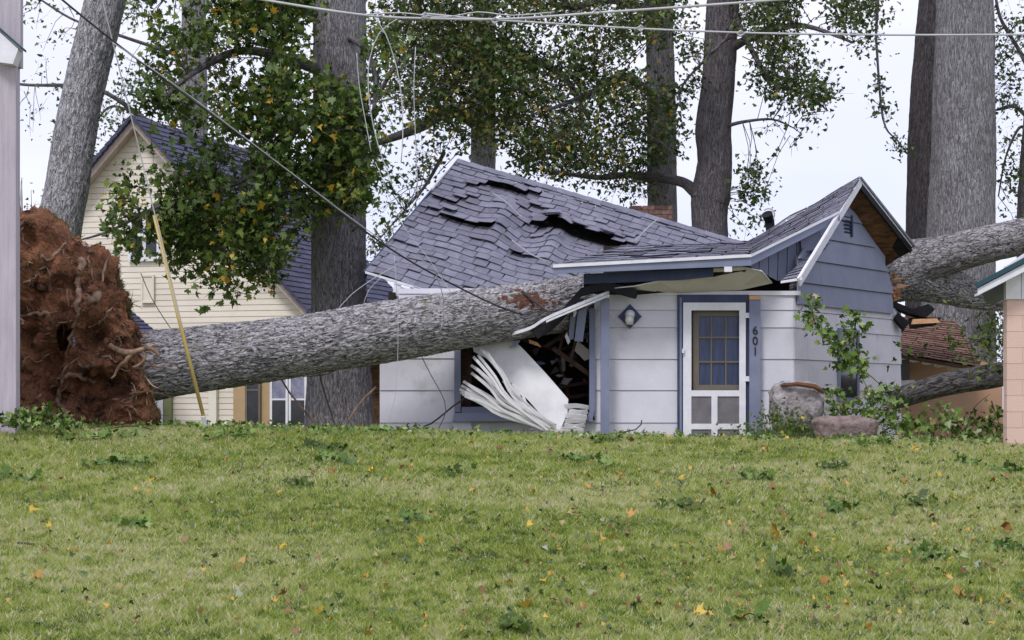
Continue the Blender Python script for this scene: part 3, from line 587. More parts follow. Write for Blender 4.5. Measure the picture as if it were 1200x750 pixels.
# brown shed corner between big tree and house
m_ = MB(); m_.box((P(425, 0, 38).x, 38, -.3), (P(444, 0, 38).x, 38.6, CZ + (HY - 418) / F * 38)); 
sh = thing('brown_shed', 'narrow glimpse of an orange-brown shed between big trunk and white wall', 'shed', P(434, 500, 38)); part('wall', m_, M['ply'], sh)
m_ = MB(); m_.box((P(420, 0, 37.8).x, 37.5, CZ + (HY - 420) / F * 37.8), (P(470, 0, 37.8).x, 38.8, CZ + (HY - 408) / F * 37.8)); part('roof', m_, M['slate'], sh)
# ------------------------------------------------------------------ the collapsed house
H = thing('collapsed_house', 'small white block house with blue trim and crushed shingle roof under the log', 'house', (0, 31.5, 0))
def hx(px): return (px - 600) / F * 30
def hz(py): return CZ + (HY - py) / F * 30
CL = [hz(p) for p in (570, 533, 496, 458, 420.7, 384, 345)]
CLr = [hz(p) for p in (570, 533, 496, 458, 421.5, 384.5, 364, 345)]
fw_ = MB()
def rect(px0, px1, py0, py1, cl, y=30.0, joints=None, seed=0):
    zt, zb = hz(py0), hz(py1); zs = [zb] + [z for z in cl if zb + .03 < z < zt - .03] + [zt]
    boards(fw_, (0, y, 0), (1, 0, 0), (0, -1, 0), lambda z: (hx(px0), hx(px1)), zs, joints=joints, seed=seed, lap=.018, gap=.009)
    fw_.box((hx(px0), y + .01, zb), (hx(px1), y + .12, zt), .4)
rect(445, 533, 399, 540, CL, seed=1); rect(467, 556, 338, 399, CL, seed=2)
rect(533, 698, 492, 540, CL, seed=3, joints=1)
rect(697, 801, 346, 540, CLr, seed=4)
rect(801, 874, 346, 352, CLr, seed=5); rect(874, 930, 346, 540, CLr, seed=6)
part('front_wall', fw_, M['white'], H)
# frieze strip
m_ = MB(); m_.box((hx(742), 29.965, hz(346)), (hx(938), 30.02, hz(341))); part('frieze_board', m_, M['whitepaint'], H)
C0 = Vector((hx(930), 30, 0)); CD = Vector((.522, .853, 0)).normalized(); NO = Vector((CD.y, -CD.x, 0)); LD = 4.1
def wp(s, z, o=0): return C0 + CD * s + Vector((0, 0, z)) + NO * o
def ssx(px, o=0.0):
    b0 = C0 + NO * o; k = (px - 600) / F; return (k * b0.y - b0.x) / (CD.x - k * CD.y)
def szy(s, py): return CZ + (HY - py) / F * (C0.y + CD.y * s)
sw = MB(); wS0, wS1 = ssx(980), ssx(1004)
wz0, wz1 = szy(wS0, 470), szy(wS0, 385)
for (a, b, z0, z1) in ((0, wS0, -.7, 2.16), (wS1, LD, -.7, 2.12), (wS0, wS1, -.7, wz0), (wS0, wS1, wz1, 2.16)):
    zs = [z0] + [z for z in CLr[:-1] if z0 + .03 < z < z1 - .03] + [z1]
    boards(sw, C0, CD, NO, lambda z, a=a, b=b: (a, b), zs, lap=.018, gap=.009, joints=1 if b - a > 1 else None, seed=int(a * 10))
    sw.slab([wp(a, z0, -.01), wp(b, z0, -.01), wp(b, z1, -.01), wp(a, z1, -.01)], NO * -.1)
part('side_wall', sw, M['white'], H)
frame_window(H, 'side_window', lambda s, z, o=0: wp(s, z, o), wS0, wS1, wz0, wz1, .05, M['blue'], M['darkglass'], (), ((wz0 + wz1) / 2,))
m_ = MB(); m_.slab([wp(LD, -.7, 0), wp(LD, -.7, 0) + Vector((-2, 1.2, 0)), wp(LD, 2.1, 0) + Vector((-2, 1.2, 0)), wp(LD, 2.1, 0)], NO * -.1); 
part('back_wall', m_, M['white'], H); m_ = MB(); m_.slab([(hx(445), 30.02, -.5), (hx(445), 34.5, -.5), (hx(445), 34.5, 2.2), (hx(445), 30.02, 1.5)], (.1, 0, 0)); part('back_wall', m_, M['white'], H)
# interior shell
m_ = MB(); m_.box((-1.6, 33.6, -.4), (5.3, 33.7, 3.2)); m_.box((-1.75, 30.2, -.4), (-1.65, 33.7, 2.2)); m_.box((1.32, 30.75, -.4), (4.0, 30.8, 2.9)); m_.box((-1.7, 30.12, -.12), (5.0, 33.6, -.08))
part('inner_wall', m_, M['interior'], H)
# gable siding (blue)
peak_s, peak_z = 1.59, 3.80
def gabr(z):
    l_ = peak_s - (peak_z - z) / .72; r_ = peak_s + (peak_z - z) / .60
    l_ = max(l_, .05 + (z < 2.4) * 0); r_ = min(r_, ssx(1054) if z > 2.66 else (ssx(1040) if z > 2.36 else ssx(1043)))
    return (l_, max(l_, r_))
m_ = MB(); boards(m_, C0 + NO * .03, CD, NO, gabr, [2.02, 2.33, 2.66, 3.0, 3.32, 3.62], lap=.035, gap=.008, seed=4, joints=1)
m_.slab([wp(.1, 2.05, .02), wp(ssx(1036), 2.05, .02), wp(ssx(1036), 2.9, .02), wp(peak_s, 3.72, .02)], NO * -.06)
part('gable_siding', m_, M['bluewall'], H)
m_ = MB()
for k in range(5): z = 3.14 + k * .055; m_.slab([wp(ssx(990, .06), z, .05), wp(ssx(997, .06), z, .05), wp(ssx(997, .06), z + .03, .075), wp(ssx(990, .06), z + .03, .075)], NO * -.02)
m_.slab([wp(ssx(997, .06), 3.1, .04), wp(ssx(998.5, .06), 3.1, .04), wp(ssx(998.5, .06), 3.42, .04), wp(ssx(997, .06), 3.42, .04)], NO * .04)
part('gable_vent', m_, M['bluedark'], H)
# gable rake boards
RO = .35
def rp(s, z): return C0 + CD * s + Vector((0, 0, z)) + NO * RO
PK = P(1008, 208, 31.17); RL_ = P(936, 326, 29.27); RR_ = P(1069, 286, 33.0)
inn = Vector((-.853, .522, 0))
def rake(a, b, wd, mat_, name, tt=.03, off=0.0):
    d = (b - a).normalized(); up = NO.cross(d); up = up if up.z > 0 else -up
    m = MB(); m.slab([a + NO * off, b + NO * off, b - up * wd + NO * off, a - up * wd + NO * off], NO * -tt); return part(name, m, mat_, H)
rake(RL_, PK, .13, M['whitepaint'], 'rake_board'); rake(RL_ + (PK - RL_) * .01, PK - (PK - RL_) * .02 , .03, M['metal'], 'drip_edge', .02, .015)
rake(PK, RR_, .05, M['whitepaint'], 'rake_board', .03, 0.004); rake(PK + Vector((0, 0, -.04)), RR_ + Vector((0, 0, -.04)), .1, M['black'], 'rake_board')
# right slope underside
m_ = MB()
e1 = (RR_ - PK); up = Vector((0, 0, 1)); inn2 = inn * .75 + Vector((0, 0, -.42))
nplk = 9
for k in range(nplk):
    a0 = PK + e1 * (k / nplk) + Vector((0, 0, -.1)); a1 = PK + e1 * ((k + .97) / nplk) + Vector((0, 0, -.1))
    m_.slab([a0 - NO * .03, a1 - NO * .03, a1 + inn2, a0 + inn2], (0, 0, .03), random.random())
part('roof_sheathing', m_, M['ply'], H)
m_ = MB(); a0 = PK + Vector((0, 0, -.02)); m_.slab([a0 + NO * .02, RR_ + Vector((.05, .02, -.04)), RR_ + inn * 1.3 + Vector((0, 0, -.6)), a0 + inn * 1.3 + Vector((0, 0, -.85))], (0, 0, .035))
part('gable_roof', m_, M['shingle_old'], H)
m_ = MB(); m_.slab([RR_ - e1 * .22 + Vector((0, 0, -.12)) + NO * .01, RR_ + Vector((0, 0, -.1)) + NO * .01, RR_ + Vector((0, 0, -.2)) + inn * .2, RR_ - e1 * .16 + Vector((0, 0, -.2)) + inn * .2], inn * .5)
part('eave_box', m_, M['black'], H)
# ------------------ shingle surfaces
def bil(c, u, v): return (c[0] * (1 - u) + c[1] * u) * (1 - v) + (c[2] * (1 - u) + c[3] * u) * v
def shingles(corners, ncourse, tabw, hfun=None, keep=None, seed=0, mess=.004, sub=3, thick=.016, wfun=None):
    """corners: TL,TR,BL,BR"""
    rr = random.Random(seed); mb = MB(); c = [Vector(p) for p in corners]; big_ = hfun is not None and hfun.__name__ == 'hmain'
    nrm = (c[1] - c[0]).cross(c[2] - c[0]); nrm = (nrm if nrm.z > 0 else -nrm).normalized()
    wtop = (c[1] - c[0]).length
    for j in range(ncourse):
        v0, v1 = j / ncourse, (j + 1) / ncourse; du = tabw / wtop; u = -rr.random() * du
        while u < 1:
            ua, ub = max(u, 0), min(u + du - .012 / wtop, 1); u += du * (1 + rr.uniform(-.04, .04))
            if ub - ua < du * .12: continue
            um = (ua + ub) / 2; vm = (v0 + v1) / 2
            if keep and not keep(um, vm, bil(c, um, v1)): continue
            rvv = rr.random(); lift = rr.random() ** 3 * mess * 3 + thick; jj = rr.uniform(-.08, .08) * (v1 - v0); skew = rr.uniform(-.05, .05) * (v1 - v0)
            rows = []
            for vi, off in ((max(v0 - (v1 - v0) * .7, .001), -.012), (vm, lift * .5), (v1 + jj, lift)):
                row = []
                for k in range(sub + 1):
                    uu = ua + (ub - ua) * k / sub
                    vv = vi + (skew * (k / sub - .5) if vi > vm else 0)
                    if wfun: vv += wfun(uu, vv)
                    h = hfun(uu, min(vv, v1 - 1e-4) if vi > vm else max(vv, v0 + 1e-4), v0, v1, *((um, rvv) if big_ else ())) if hfun else 0
                    row.append(bil(c, uu, vv) + nrm * (h + off))
                rows.append(row)
            n = sub + 1; vs = rows[0] + rows[1] + rows[2] + [p - nrm * (thick * .8) for p in rows[2]] + [p - nrm * .012 for p in rows[0]]
            fs = []
            for r0 in (0, 1): fs += [(r0 * n + k, r0 * n + k + 1, (r0 + 1) * n + k + 1, (r0 + 1) * n + k) for k in range(sub)]
            fs += [(2 * n + k, 2 * n + k + 1, 3 * n + k + 1, 3 * n + k) for k in range(sub)]
            fs += [(4 * n + k + 1, 4 * n + k, 3 * n + k, 3 * n + k + 1) for k in range(sub)]
            mb.add(vs, fs, rr.random())
    return mb, nrm, c
MC = [P(535, 188, 34), P(878, 288, 33.4), P(428, 318, 30.3), P(800, 428, 29.9)]
def uv_of(px, py):
    u, v = .5, .5
    def f(u, v): q_ = bil(MC, u, v); return np.array([600 + F * q_.x / q_.y - px, HY - F * (q_.z - CZ) / q_.y - py])
    for _ in range(12):
        e = f(u, v); du = (f(u + 1e-4, v) - e) / 1e-4; dv = (f(u, v + 1e-4) - e) / 1e-4
        s_ = np.linalg.solve(np.stack([du, dv], 1), -e); u += s_[0]; v += s_[1]
    return u, v
cut = [(380, 312), (428, 316), (516, 346), (560, 358), (625, 362), (662, 352), (700, 350), (760, 340), (900, 330)]
def keep(u, v, p):
    px = 600 + F * p.x / p.y; py = HY - F * (p.z - CZ) / p.y
    for (x0, y0), (x1, y1) in zip(cut[:-1], cut[1:]):
        if x0 <= px <= x1: return py < y0 + (y1 - y0) * (px - x0) / (x1 - x0) + 6
    return True
NC = 23
def snap(v): return v
tears = []   # (polyline px, lift, reach above in v, sink below)
for pl, A, reach, sink in (([(548, 219), (570, 218), (592, 226), (617, 225), (632, 232)], .085, .10, .04),
        ([(500, 247), (520, 252), (527, 258), (545, 263), (560, 267), (590, 272)], .075, .08, .03),
        ([(622, 262), (640, 259), (655, 268), (672, 276), (700, 283), (738, 287)], .17, .13, .10),
        ([(590, 294), (606, 296), (625, 300)], .07, .07, .03),
        ([(500, 232), (540, 236), (560, 230)], .06, .05, .03),
        ([(460, 282), (490, 288)], .035, .05, .0),
        ([(612, 240), (640, 246), (650, 238)], .05, .06, .03),
        ([(560, 283), (583, 284)], .05, .05, .03)):
    uv = [uv_of(*p) for p in pl]
    tears.append((uv, A, reach, sink))
def hmain(u, v, v0, v1, um=0, rv=.5):
    h = .025 * noise.noise((u * 9, v * 7, 1))
    bx = u - (.20 + .12 * v); h += .07 * math.exp(-(bx / .04) ** 2) * math.exp(-((v - .38) / .24) ** 2)
    h += -.10 * math.exp(-((u - (.31 + .1 * v)) / .05) ** 2) * math.exp(-((v - .42) / .22) ** 2)
    h += .09 * math.exp(-((u - (.40 + .1 * v)) / .03) ** 2) * math.exp(-((v - .40) / .17) ** 2)
    vm = (v0 + v1) / 2
    for uv, A, reach, sink in tears:
        ua, ub = uv[0][0], uv[-1][0]; m = .02
        if um < ua - m or um > ub + m: continue
        vl = round(np.interp(um, [q_[0] for q_ in uv], [q_[1] for q_ in uv]) * NC) / NC
        e = min(1, max(0, (um - ua + m) / (3 * m))) * min(1, max(0, (ub + m - um) / (4 * m)))
        if vm < vl:
            s = max(vl - v, 0)
            if s < reach: h += A * e * (.75 + .5 * rv) * (1 - s / reach) ** 2
        else:
            s = v - vl
            if s < .12: h -= sink * e * (1 - s / .12)
    return h
mb, nm, _ = shingles(MC, NC, .215, hmain, keep, seed=5, mess=.007, sub=4, thick=.010)
RO_ = part('main_roof', mb, M['shingle'], H)
# deck sheet under it
dk = MB(); n1, n2 = 60, 40
for i in range(n1):
    for j in range(n2):
        u0, u1, v0, v1 = i / n1, (i + 1) / n1, j / n2, (j + 1) / n2; ctr = bil(MC, (u0 + u1) / 2, v1)
        if not keep(0, 0, ctr - Vector((0, 0, .08))): continue
        def g(u, v): return bil(MC, u, v) - nm * (.23 if .12 < u < .75 and .1 < v < .9 else .1)
        dk.add([g(u0, v0), g(u1, v0), g(u1, v1), g(u0, v1)], [(0, 1, 2, 3)])
part('roof_deck', dk, M['deck'], H)
# left rake trim, eave edge, ridge caps, eave soffit
m_ = MB(); m_.beam(MC[0] + nm * .01, MC[0].lerp(MC[2], .30) + nm * .01, (.03, 0, 0), nm * .07); part('drip_edge', m_, M['metal'], H)
m_ = MB(); m_.slab([MC[0].lerp(MC[2], .02), MC[2], MC[2] - nm * .14, MC[0].lerp(MC[2], .02) - nm * .14], (-.03, 0, 0)); part('rake_board', m_, M['bluedark'], H)
m_ = MB(); ea = P(428, 319, 30.28); eb = P(560, 359, 30.2); m_.beam(ea, eb, (0, 0, .035), (0, .03, 0)); part('drip_edge', m_, M['metal'], H)
m_ = MB(); m_.slab([P(462, 334, 30.3), P(560, 362, 30.25), P(560, 372, 30.25), P(462, 346, 30.3)], (0, .03, 0)); 
m_.slab([P(462, 332, 30.3), P(470, 334, 30.3), P(470, 348, 30.3), P(460, 346, 30.3)], (0, -.03, 0)); part('fascia', m_, M['whitepaint'], H)
m_ = MB(); k = 0
while k < 1:
    a = MC[0].lerp(MC[1], k); b = MC[0].lerp(MC[1], min(k + .05, 1)); d_ = (MC[2] - MC[0]).normalized() * .12
    m_.slab([a + nm * .03 + d_, b + nm * .022 + d_, b + nm * .035, a + nm * .045], nm * -.012, random.random()); m_.slab([a + nm * .045, b + nm * .035, b + nm * .0 - Vector((0, -.14, .05)), a + nm * .01 - Vector((0, -.14, .05))], nm * -.012, random.random()); k += .05
part('ridge_cap', m_, M['shingle'], H)
# fallen shingle stick across roof
m_ = MB(); m_.tube([P(744, 283, 31.9), P(758, 268, 32.4), P(770, 257, 32.8)], [.013, .013, .01], 6); part('loose_batten', m_, M['greybat'], H)
m_ = MB(); m_.tube([P(577, 226, 32.5), P(592, 236, 32.3), P(612, 255, 32.0)], [.011, .011, .008], 6); part('loose_batten', m_, M['greybat'], H); m_ = MB(); m_.tube([P(600, 282, 31.4), P(622, 298, 31.1), P(640, 306, 30.9)], [.011, .01, .008], 6); part('loose_batten', m_, M['greybat'], H)
# chimney
m_ = MB(); cx0, cx1 = P(738, 0, 35).x, P(788, 0, 35).x; z = 2.6; r0 = 0
while z < P(0, 242, 35).z:
    x = cx0 - (.1 if r0 % 2 else 0)
    while x < cx1:
        a, b = max(x, cx0), min(x + .2, cx1)
        if b - a > .03: m_.box((a + .004, 35, z + .004), (b - .004, 35.6, z + .07), random.random())
        x += .208
    z += .076; r0 += 1
m_.box((cx0 + .01, 35.01, 2.5), (cx1 - .01, 35.59, P(0, 243, 35).z), .2)
part('chimney', m_, M['brick'], H)
# porch roof
F0, F1, F2 = P(648, 311, 29.15), P(880, 299, 29.35), P(984, 248, 30.5)
T0, T1 = P(735, 287, 30.4), P(874, 284, 31.2)
def hp(u, v, a, b): return .02 * noise.noise((u * 6, v * 3, 4)) * (1 if .03 < v < .9 else 0)
mb1, n1_, _ = shingles([T0, T1, F0, F1], 9, .26, hp, None, 8, mess=.006, thick=.012)
mb2, n2_, _ = shingles([T1, PK + Vector((0, 0, .04)) + NO * .02, F1, F2], 15, .3, lambda u, v, a, b: .03 * noise.noise((u * 4, v * 3, 9)) * math.sin(math.pi * min(max(u, 0), 1)), None, 9, mess=.003, thick=.01)
mb1.v_off = 0
n0 = len(mb1.v); mb1.v += mb2.v; mb1.f += [tuple(i + n0 for i in f) for f in mb2.f]; mb1.t += mb2.t
part('porch_roof', mb1, M['shingle_old'], H)
m_ = MB()
m_.slab([F0 - n1_ * .01 + Vector((0, .02, 0)), F1 - n1_ * .01 + Vector((0, .02, 0)), T1 - n1_ * .01, T0 - n1_ * .01], -n1_ * .05)
cB = [T1, PK - NO * .07 + inn * .05, F1, F2 - NO * .07]
for i in range(8):
    for j in range(6):
        m_.add([bil(cB, (i + a) / 8, (j + b) / 6) - n2_ * .045 for a, b in ((0, 0), (1, 0), (1, 1), (0, 1))], [(0, 1, 2, 3)])
part('roof_deck', m_, M['ply'], H)
def strip(a, b, h0, h1, dz, mat_, name, out_=-.02, th=.03):
    m = MB(); d = Vector((0, out_, 0)); m.slab([a + Vector((0, 0, dz)) + d, b + Vector((0, 0, dz)) + d, b + Vector((0, 0, dz - h1)) + d, a + Vector((0, 0, dz - h0)) + d], (0, th, 0)); part(name, m, mat_, H)
strip(F0, F1, .045, .04, .01, M['whitepaint'], 'drip_edge', -.045)
strip(F0, F1, .085, .115, -.03, M['blue'], 'fascia')
strip(F1, F2, .04, .035, .01, M['whitepaint'], 'drip_edge', -.045)
strip(F1, F2, .115, .1, -.025, M['blue'], 'fascia')
# beam band under porch roof, black shade sheet and dark felt
m_ = MB(); m_.slab([P(684, 321, 29.5), P(836, 314, 29.5), P(836, 324, 29.5), P(800, 328, 29.5), P(684, 333, 29.5)], (0, .05, 0)); part('porch_beam', m_, M['bluedark'], H)  # dark blue puts the beam's shade into its colour
m_ = MB(); m_.slab([P(684, 328, 29.56), P(880, 316, 29.56), P(880, 333, 29.9), P(742, 346, 29.95), P(684, 344, 29.7)], (0, .02, 0)); part('torn_felt_or_shade', m_, M['black'], H)  # black sheet added to stand for the shadow under the porch roof
m_ = MB()
for i in range(12):
    a = i / 12; b = (i + 1) / 12
    def crv(t_, o): 
        pts = [(624, 388), (650, 372), (668, 352), (682, 336), (712, 330), (748, 340)]; x = np.interp(t_, np.linspace(0, 1, 6), [p[0] for p in pts]); y = np.interp(t_, np.linspace(0, 1, 6), [p[1] for p in pts])
        return P(x + o[0], y + o[1], 29.42 + .1 * t_)
    m_.slab([crv(a, (0, 0)), crv(b, (0, 0)), crv(b, (6 - 8 * b, 9)), crv(a, (6 - 8 * a, 9))], (0, .35, 0))
part('torn_felt_or_shade', m_, M['black'], H)
# sagging porch ceiling
m_ = MB(); bot = [(713, 342), (738, 341), (770, 342), (800, 343), (835, 341), (868, 340), (905, 332)]; top = [(720, 338), (742, 336), (772, 330), (800, 323), (838, 315), (868, 313), (893, 318)]
for i in range(6):
    a0, a1 = top[i], top[i + 1]; b0, b1 = bot[i], bot[i + 1]
    m_.slab([P(*a0, 29.5), P(*a1, 29.5), P(*b1, 29.93), P(*b0, 29.93)], (0, .01, .015))
part('porch_ceiling', m_, M['soffit'], H, smooth=False)
m_ = MB(); m_.box((P(848, 0, 29.4).x, 29.3, P(0, 319, 29.4).z), (P(857, 0, 29.4).x, 29.4, P(0, 313, 29.4).z)); part('junction_box', m_, M['whitepaint'], H)
# vertical blue boards + little lower roof
m_ = MB(); tp = [(867, 305), (955, 271)]; 
bl_ = [(874, 310), (893, 318), (911, 328), (921, 328), (940, 304), (966, 281)]
nb = 8
for k in range(nb):
    x0 = 869 + k * (956 - 869) / nb; x1 = 869 + (k + .93) * (956 - 869) / nb
    def ty_(x): return 305 + (271 - 305) * (x - 867) / 88
    def by_(x): return np.interp(x, [867, 893, 912, 924, 945, 960], [306, 319, 329, 327, 302, 287])
    dd = lambda x: 29.55 + (x - 867) / 88 * .9
    m_.slab([P(x0, ty_(x0), dd(x0)), P(x1, ty_(x1), dd(x1)), P(x1 - 1, by_(x1), dd(x1)), P(x0 - 1, by_(x0), dd(x0))], (0, .03, 0), random.random())
part('soffit_boards', m_, M['blue'], H)
m_ = MB(); m_.slab([P(938, 280, 30.2), P(960, 270, 30.3), P(967, 289, 30.3), P(940, 296, 30.2)], (0, .25, 0)); part('broken_lookout', m_, M['blue'], H)
mb, _, _ = shingles([P(953, 294, 30.4), P(974, 283, 30.6), P(917, 328, 29.45), P(938, 324, 29.35)], 10, .3, None, None, 12, mess=.004, thick=.008)
part('lower_roof', mb, M['shingle_old'], H)
m_ = MB(); m_.slab([P(915, 329, 29.43), P(940, 325, 29.28), P(940, 328, 29.28), P(915, 332, 29.43)], (0, .03, 0)); part('drip_edge', m_, M['whitepaint'], H)
# vent on roof edge
m_ = MB(); cc = P(902, 256, 31.9)
m_.tube([cc + Vector((.02, 0, -.25)), cc + Vector((.0, 0, -.05)), cc + Vector((-.05, -.08, .06))], [.07, .07, .085], 14); vo = part('roof_vent', m_, M['black'], H)
m_ = MB(); m_.tube([cc + Vector((.09 * math.cos(a) - .03, -.1, .09 * math.sin(a) + .05)) for a in np.linspace(-.6, 2.4, 9)], .012, 5); part('rim', m_, M['wire'], vo)
# posts
m_ = MB(); m_.box((hx(703), 29.7, -.5), (hx(713), 29.8, hz(351))); p_ = part('porch_post', m_, M['blue'], H)
m_ = MB(); m_.box((hx(702.5), 29.69, hz(351) + .003), (hx(713.5), 29.81, hz(347.5))); part('cap', m_, M['soffit'], p_)
m_ = MB(); m_.box((hx(877), 29.86, -.5), (hx(890), 29.97, hz(352))); p_ = part('porch_post', m_, M['blue'], H)
m_ = MB(); m_.box((hx(877), 29.85, hz(352) + .003), (hx(890), 29.98, hz(347.5))); part('cap', m_, M['rawwood'], p_)
def text_mesh(s, size, loc, rotz=0):
    cu = bpy.data.curves.new('txt', 'FONT'); cu.body = s; cu.size = size; cu.extrude = .006; cu.align_x = 'CENTER'
    o = bpy.data.objects.new('txt', cu); scene.collection.objects.link(o)
    dg = bpy.context.evaluated_depsgraph_get(); me = bpy.data.meshes.new_from_object(o.evaluated_get(dg))
    v = [(loc[0] + q_.co.x, loc[1] - q_.co.z, loc[2] + q_.co.y) for q_ in me.vertices]; f = [tuple(p.vertices) for p in me.polygons]
    bpy.data.objects.remove(o); bpy.data.curves.remove(cu); bpy.data.meshes.remove(me); return v, f
tm = MB()
for i, chh in enumerate('601'):
    v, f = text_mesh(chh, .165, (hx(883.5), 29.85, hz(392 + i * 12.2))); tm.add(v, f)
part('house_number', tm, M['numeral'], p_)
# door
D = bpy.data.objects.new('x', None); bpy.data.objects.remove(D)
m_ = MB(); yF = 29.9
def dbox(m, a, b, c, d, y0, y1): m.box((hx(a), y0, hz(d)), (hx(b), y1, hz(c)))
dbox(m_, 800, 873, 355, 364, yF, yF + .04); dbox(m_, 800, 809.5, 364, 535, yF, yF + .04); dbox(m_, 865.5, 873, 364, 535, yF, yF + .04)
dbox(m_, 809.5, 865.5, 457.5, 464.5, yF, yF + .04); dbox(m_, 833, 840, 464.5, 535, yF, yF + .04); dbox(m_, 809.5, 833, 496.5, 503, yF, yF + .04); dbox(m_, 840, 865.5, 496.5, 503, yF, yF + .04)
sd = part('screen_door', m_, M['whitepaint'], H)
m_ = MB(); dbox(m_, 809.5, 833, 464.5, 535, yF + .015, yF + .02); dbox(m_, 840, 865.5, 464.5, 535, yF + .015, yF + .02); part('screen', m_, M['mesh'], sd)
m_ = MB(); dbox(m_, 872, 877, 367, 373, yF - .012, yF + .01); part('hinge', m_, M['whitepaint'], sd); m_ = MB(); dbox(m_, 872, 877, 441, 447, yF - .012, yF + .01); part('hinge', m_, M['whitepaint'], sd)
m_ = MB(); dbox(m_, 798.5, 801, 409, 414, yF - .04, yF); part('handle', m_, M['metal'], sd)
m_ = MB(); dbox(m_, 801, 873, 352, 458, 30.03, 30.06)
y1 = 29.99
dbox(m_, 812, 866.5, 362, 370.5, y1, 30.03); dbox(m_, 812, 819, 370.5, 451, y1, 30.03); dbox(m_, 812, 866.5, 451, 458, y1, 30.03)
for x in (833.5, 850.5): dbox(m_, x - .8, x + .8, 370.5, 451, y1 + .005, 30.03)
for y in (395.5, 424): dbox(m_, 819, 866.5, y - .9, y + .9, y1 + .003, 30.03)
idr = part('inner_door', m_, M['brown'], H)
m_ = MB(); dbox(m_, 819, 866.5, 370.5, 451, 30.022, 30.028); part('pane', m_, M['curtain'], idr)
m_ = MB(); dbox(m_, 793.5, 800, 349, 535, 29.94, 30.03); dbox(m_, 793.5, 877, 345.5, 355, 29.93, 29.99); dbox(m_, 873, 877, 355, 535, 29.94, 30.03); part('door_casing', m_, M['bluedark'], H)
m_ = MB(); dbox(m_, 796, 798.5, 349, 535, 29.925, 29.938); part('casing_edge', m_, M['blue'], H)
# lamp
m_ = MB(); lc = (hx(738), 29.95, hz(371)); m_.slab([(lc[0], 29.95, lc[2] + .175), (lc[0] + .165, 29.95, lc[2]), (lc[0], 29.95, lc[2] - .175), (lc[0] - .165, 29.95, lc[2])], (0, .04, 0)); lm = part('porch_lamp', m_, M['bluedark'], H)
m_ = MB(); m_.tube([(lc[0], 29.95, lc[2] + .02), (lc[0], 29.86, lc[2] + .03), (lc[0] - .01, 29.84, lc[2] - .01)], [.075, .06, .055], 16); part('fitting', m_, M['metal'], lm, smooth=True)
m_ = MB(); m_.tube([(lc[0] - .01, 29.84, lc[2] + .0), (lc[0] - .012, 29.84, lc[2] - .05), (lc[0] - .015, 29.84, lc[2] - .12)], [.05, .062, .05], 16); part('shade', m_, M['lampglass'], lm, smooth=True)
# window opening trims
m_ = MB(); dbox(m_, 532.5, 540, 396, 483, 29.93, 30.05); part('window_jamb', m_, M['blue'], H)
m_ = MB(); dbox(m_, 690.5, 697, 362, 488, 29.92, 30.05); m_.slab([P(690, 484, 29.9), P(697, 480, 29.9), P(694, 494, 29.9), P(685, 494, 29.9)], (0, .05, 0)); part('window_jamb', m_, M['blue'], H)
m_ = MB(); m_.slab([P(533, 484, 29.85), P(688, 482, 29.85), P(688, 492, 29.8), P(530, 494, 29.8)], (0, .22, 0)); m_.slab([P(541, 477, 29.9), P(600, 476, 29.9), P(600, 484, 29.9), P(541, 484, 29.9)], (0, .12, 0)); part('window_sill', m_, M['blue'], H)
m_ = MB(); m_.slab([P(541, 400, 30.25), P(553, 398, 30.25), P(552, 475, 30.25), P(541, 477, 30.25)], (0, .1, 0)); part('inner_stud', m_, M['lumber'], H)
m_ = MB(); m_.slab([P(530, 495, 29.9), P(551, 493, 29.9), P(557, 520, 29.85), P(530, 520, 29.85)], (0, .02, 0)); part('loose_siding', m_, M['white'], H)
# hanging broken pieces in the opening
def piece(name, label, a, b, w_, d0, d1, mat_, th=.04, cat='debris', grp='broken pieces hanging in the crushed window'):
    A, B = P(*a, d0), P(*b, d1); d = (B - A).normalized(); s_ = d.cross(Vector((0, 1, 0))).normalized()
    m = MB(); n = 6; rr = random.Random(int(a[0] * 7 + a[1])); L0, L1 = [], []
    for k in range(n + 1):
        q_ = A.lerp(B, k / n); wv = w_ / 2 * (1 - .15 * rr.random()); jag = d * (rr.uniform(-.05, .05) if k in (0, n) else 0)
        L0.append(q_ - s_ * wv + jag); L1.append(q_ + s_ * wv - jag)
    m.slab(L0 + L1[::-1], (0, th, 0), rr.random()); return single(name, m, mat_, label, cat, grp)
piece('hanging_board', 'blue board dangling vertically beside the right window jamb, wider of two', (683, 362), (678, 400), .13, 29.75, 29.8, M['blue'])
piece('hanging_board', 'short blue board hanging left of the wider dangling blue one', (672, 368), (669, 398), .08, 29.8, 29.85, M['blue'])
piece('broken_lumber', 'long brown rafter leaning across the crushed window from upper left to jamb', (648, 408), (690, 438), .07, 30.1, 30.15, M['lumber'])
piece('broken_lumber', 'thin brown stick standing steeply in the crushed window', (669, 366), (654, 414), .04, 30.0, 30.1, M['lumber'])
piece('broken_lumber', 'brown splintered stud under the dangling blue boards', (676, 395), (668, 424), .045, 29.95, 30.0, M['lumber'])
piece('broken_lumber', 'dark rafter running down from the log toward the fallen sheet', (690, 372), (640, 406), .06, 30.3, 30.2, M['lumber'])
piece('plaster_board', 'pale torn board piece behind the right window jamb', (674, 404), (692, 420), .16, 30.4, 30.4, M['soffit'])
piece('splinter', 'fresh orange splinter glowing in the dark opening', (620, 400), (632, 404), .05, 29.9, 29.95, M['rawwood'])
piece('plaster_board', 'small pale flake hanging amid the brown lumber', (663, 392), (667, 402), .05, 29.8, 29.85, M['vinyl'])
piece('plaster_board', 'little white strip caught just left of the blue boards', (673, 360), (674, 370), .05, 29.7, 29.7, M['vinyl'])
piece('hanging_board', 'small blue bracket by the top corner of the fallen white sheet', (601, 407), (607, 399), .06, 29.6, 29.6, M['blue'])
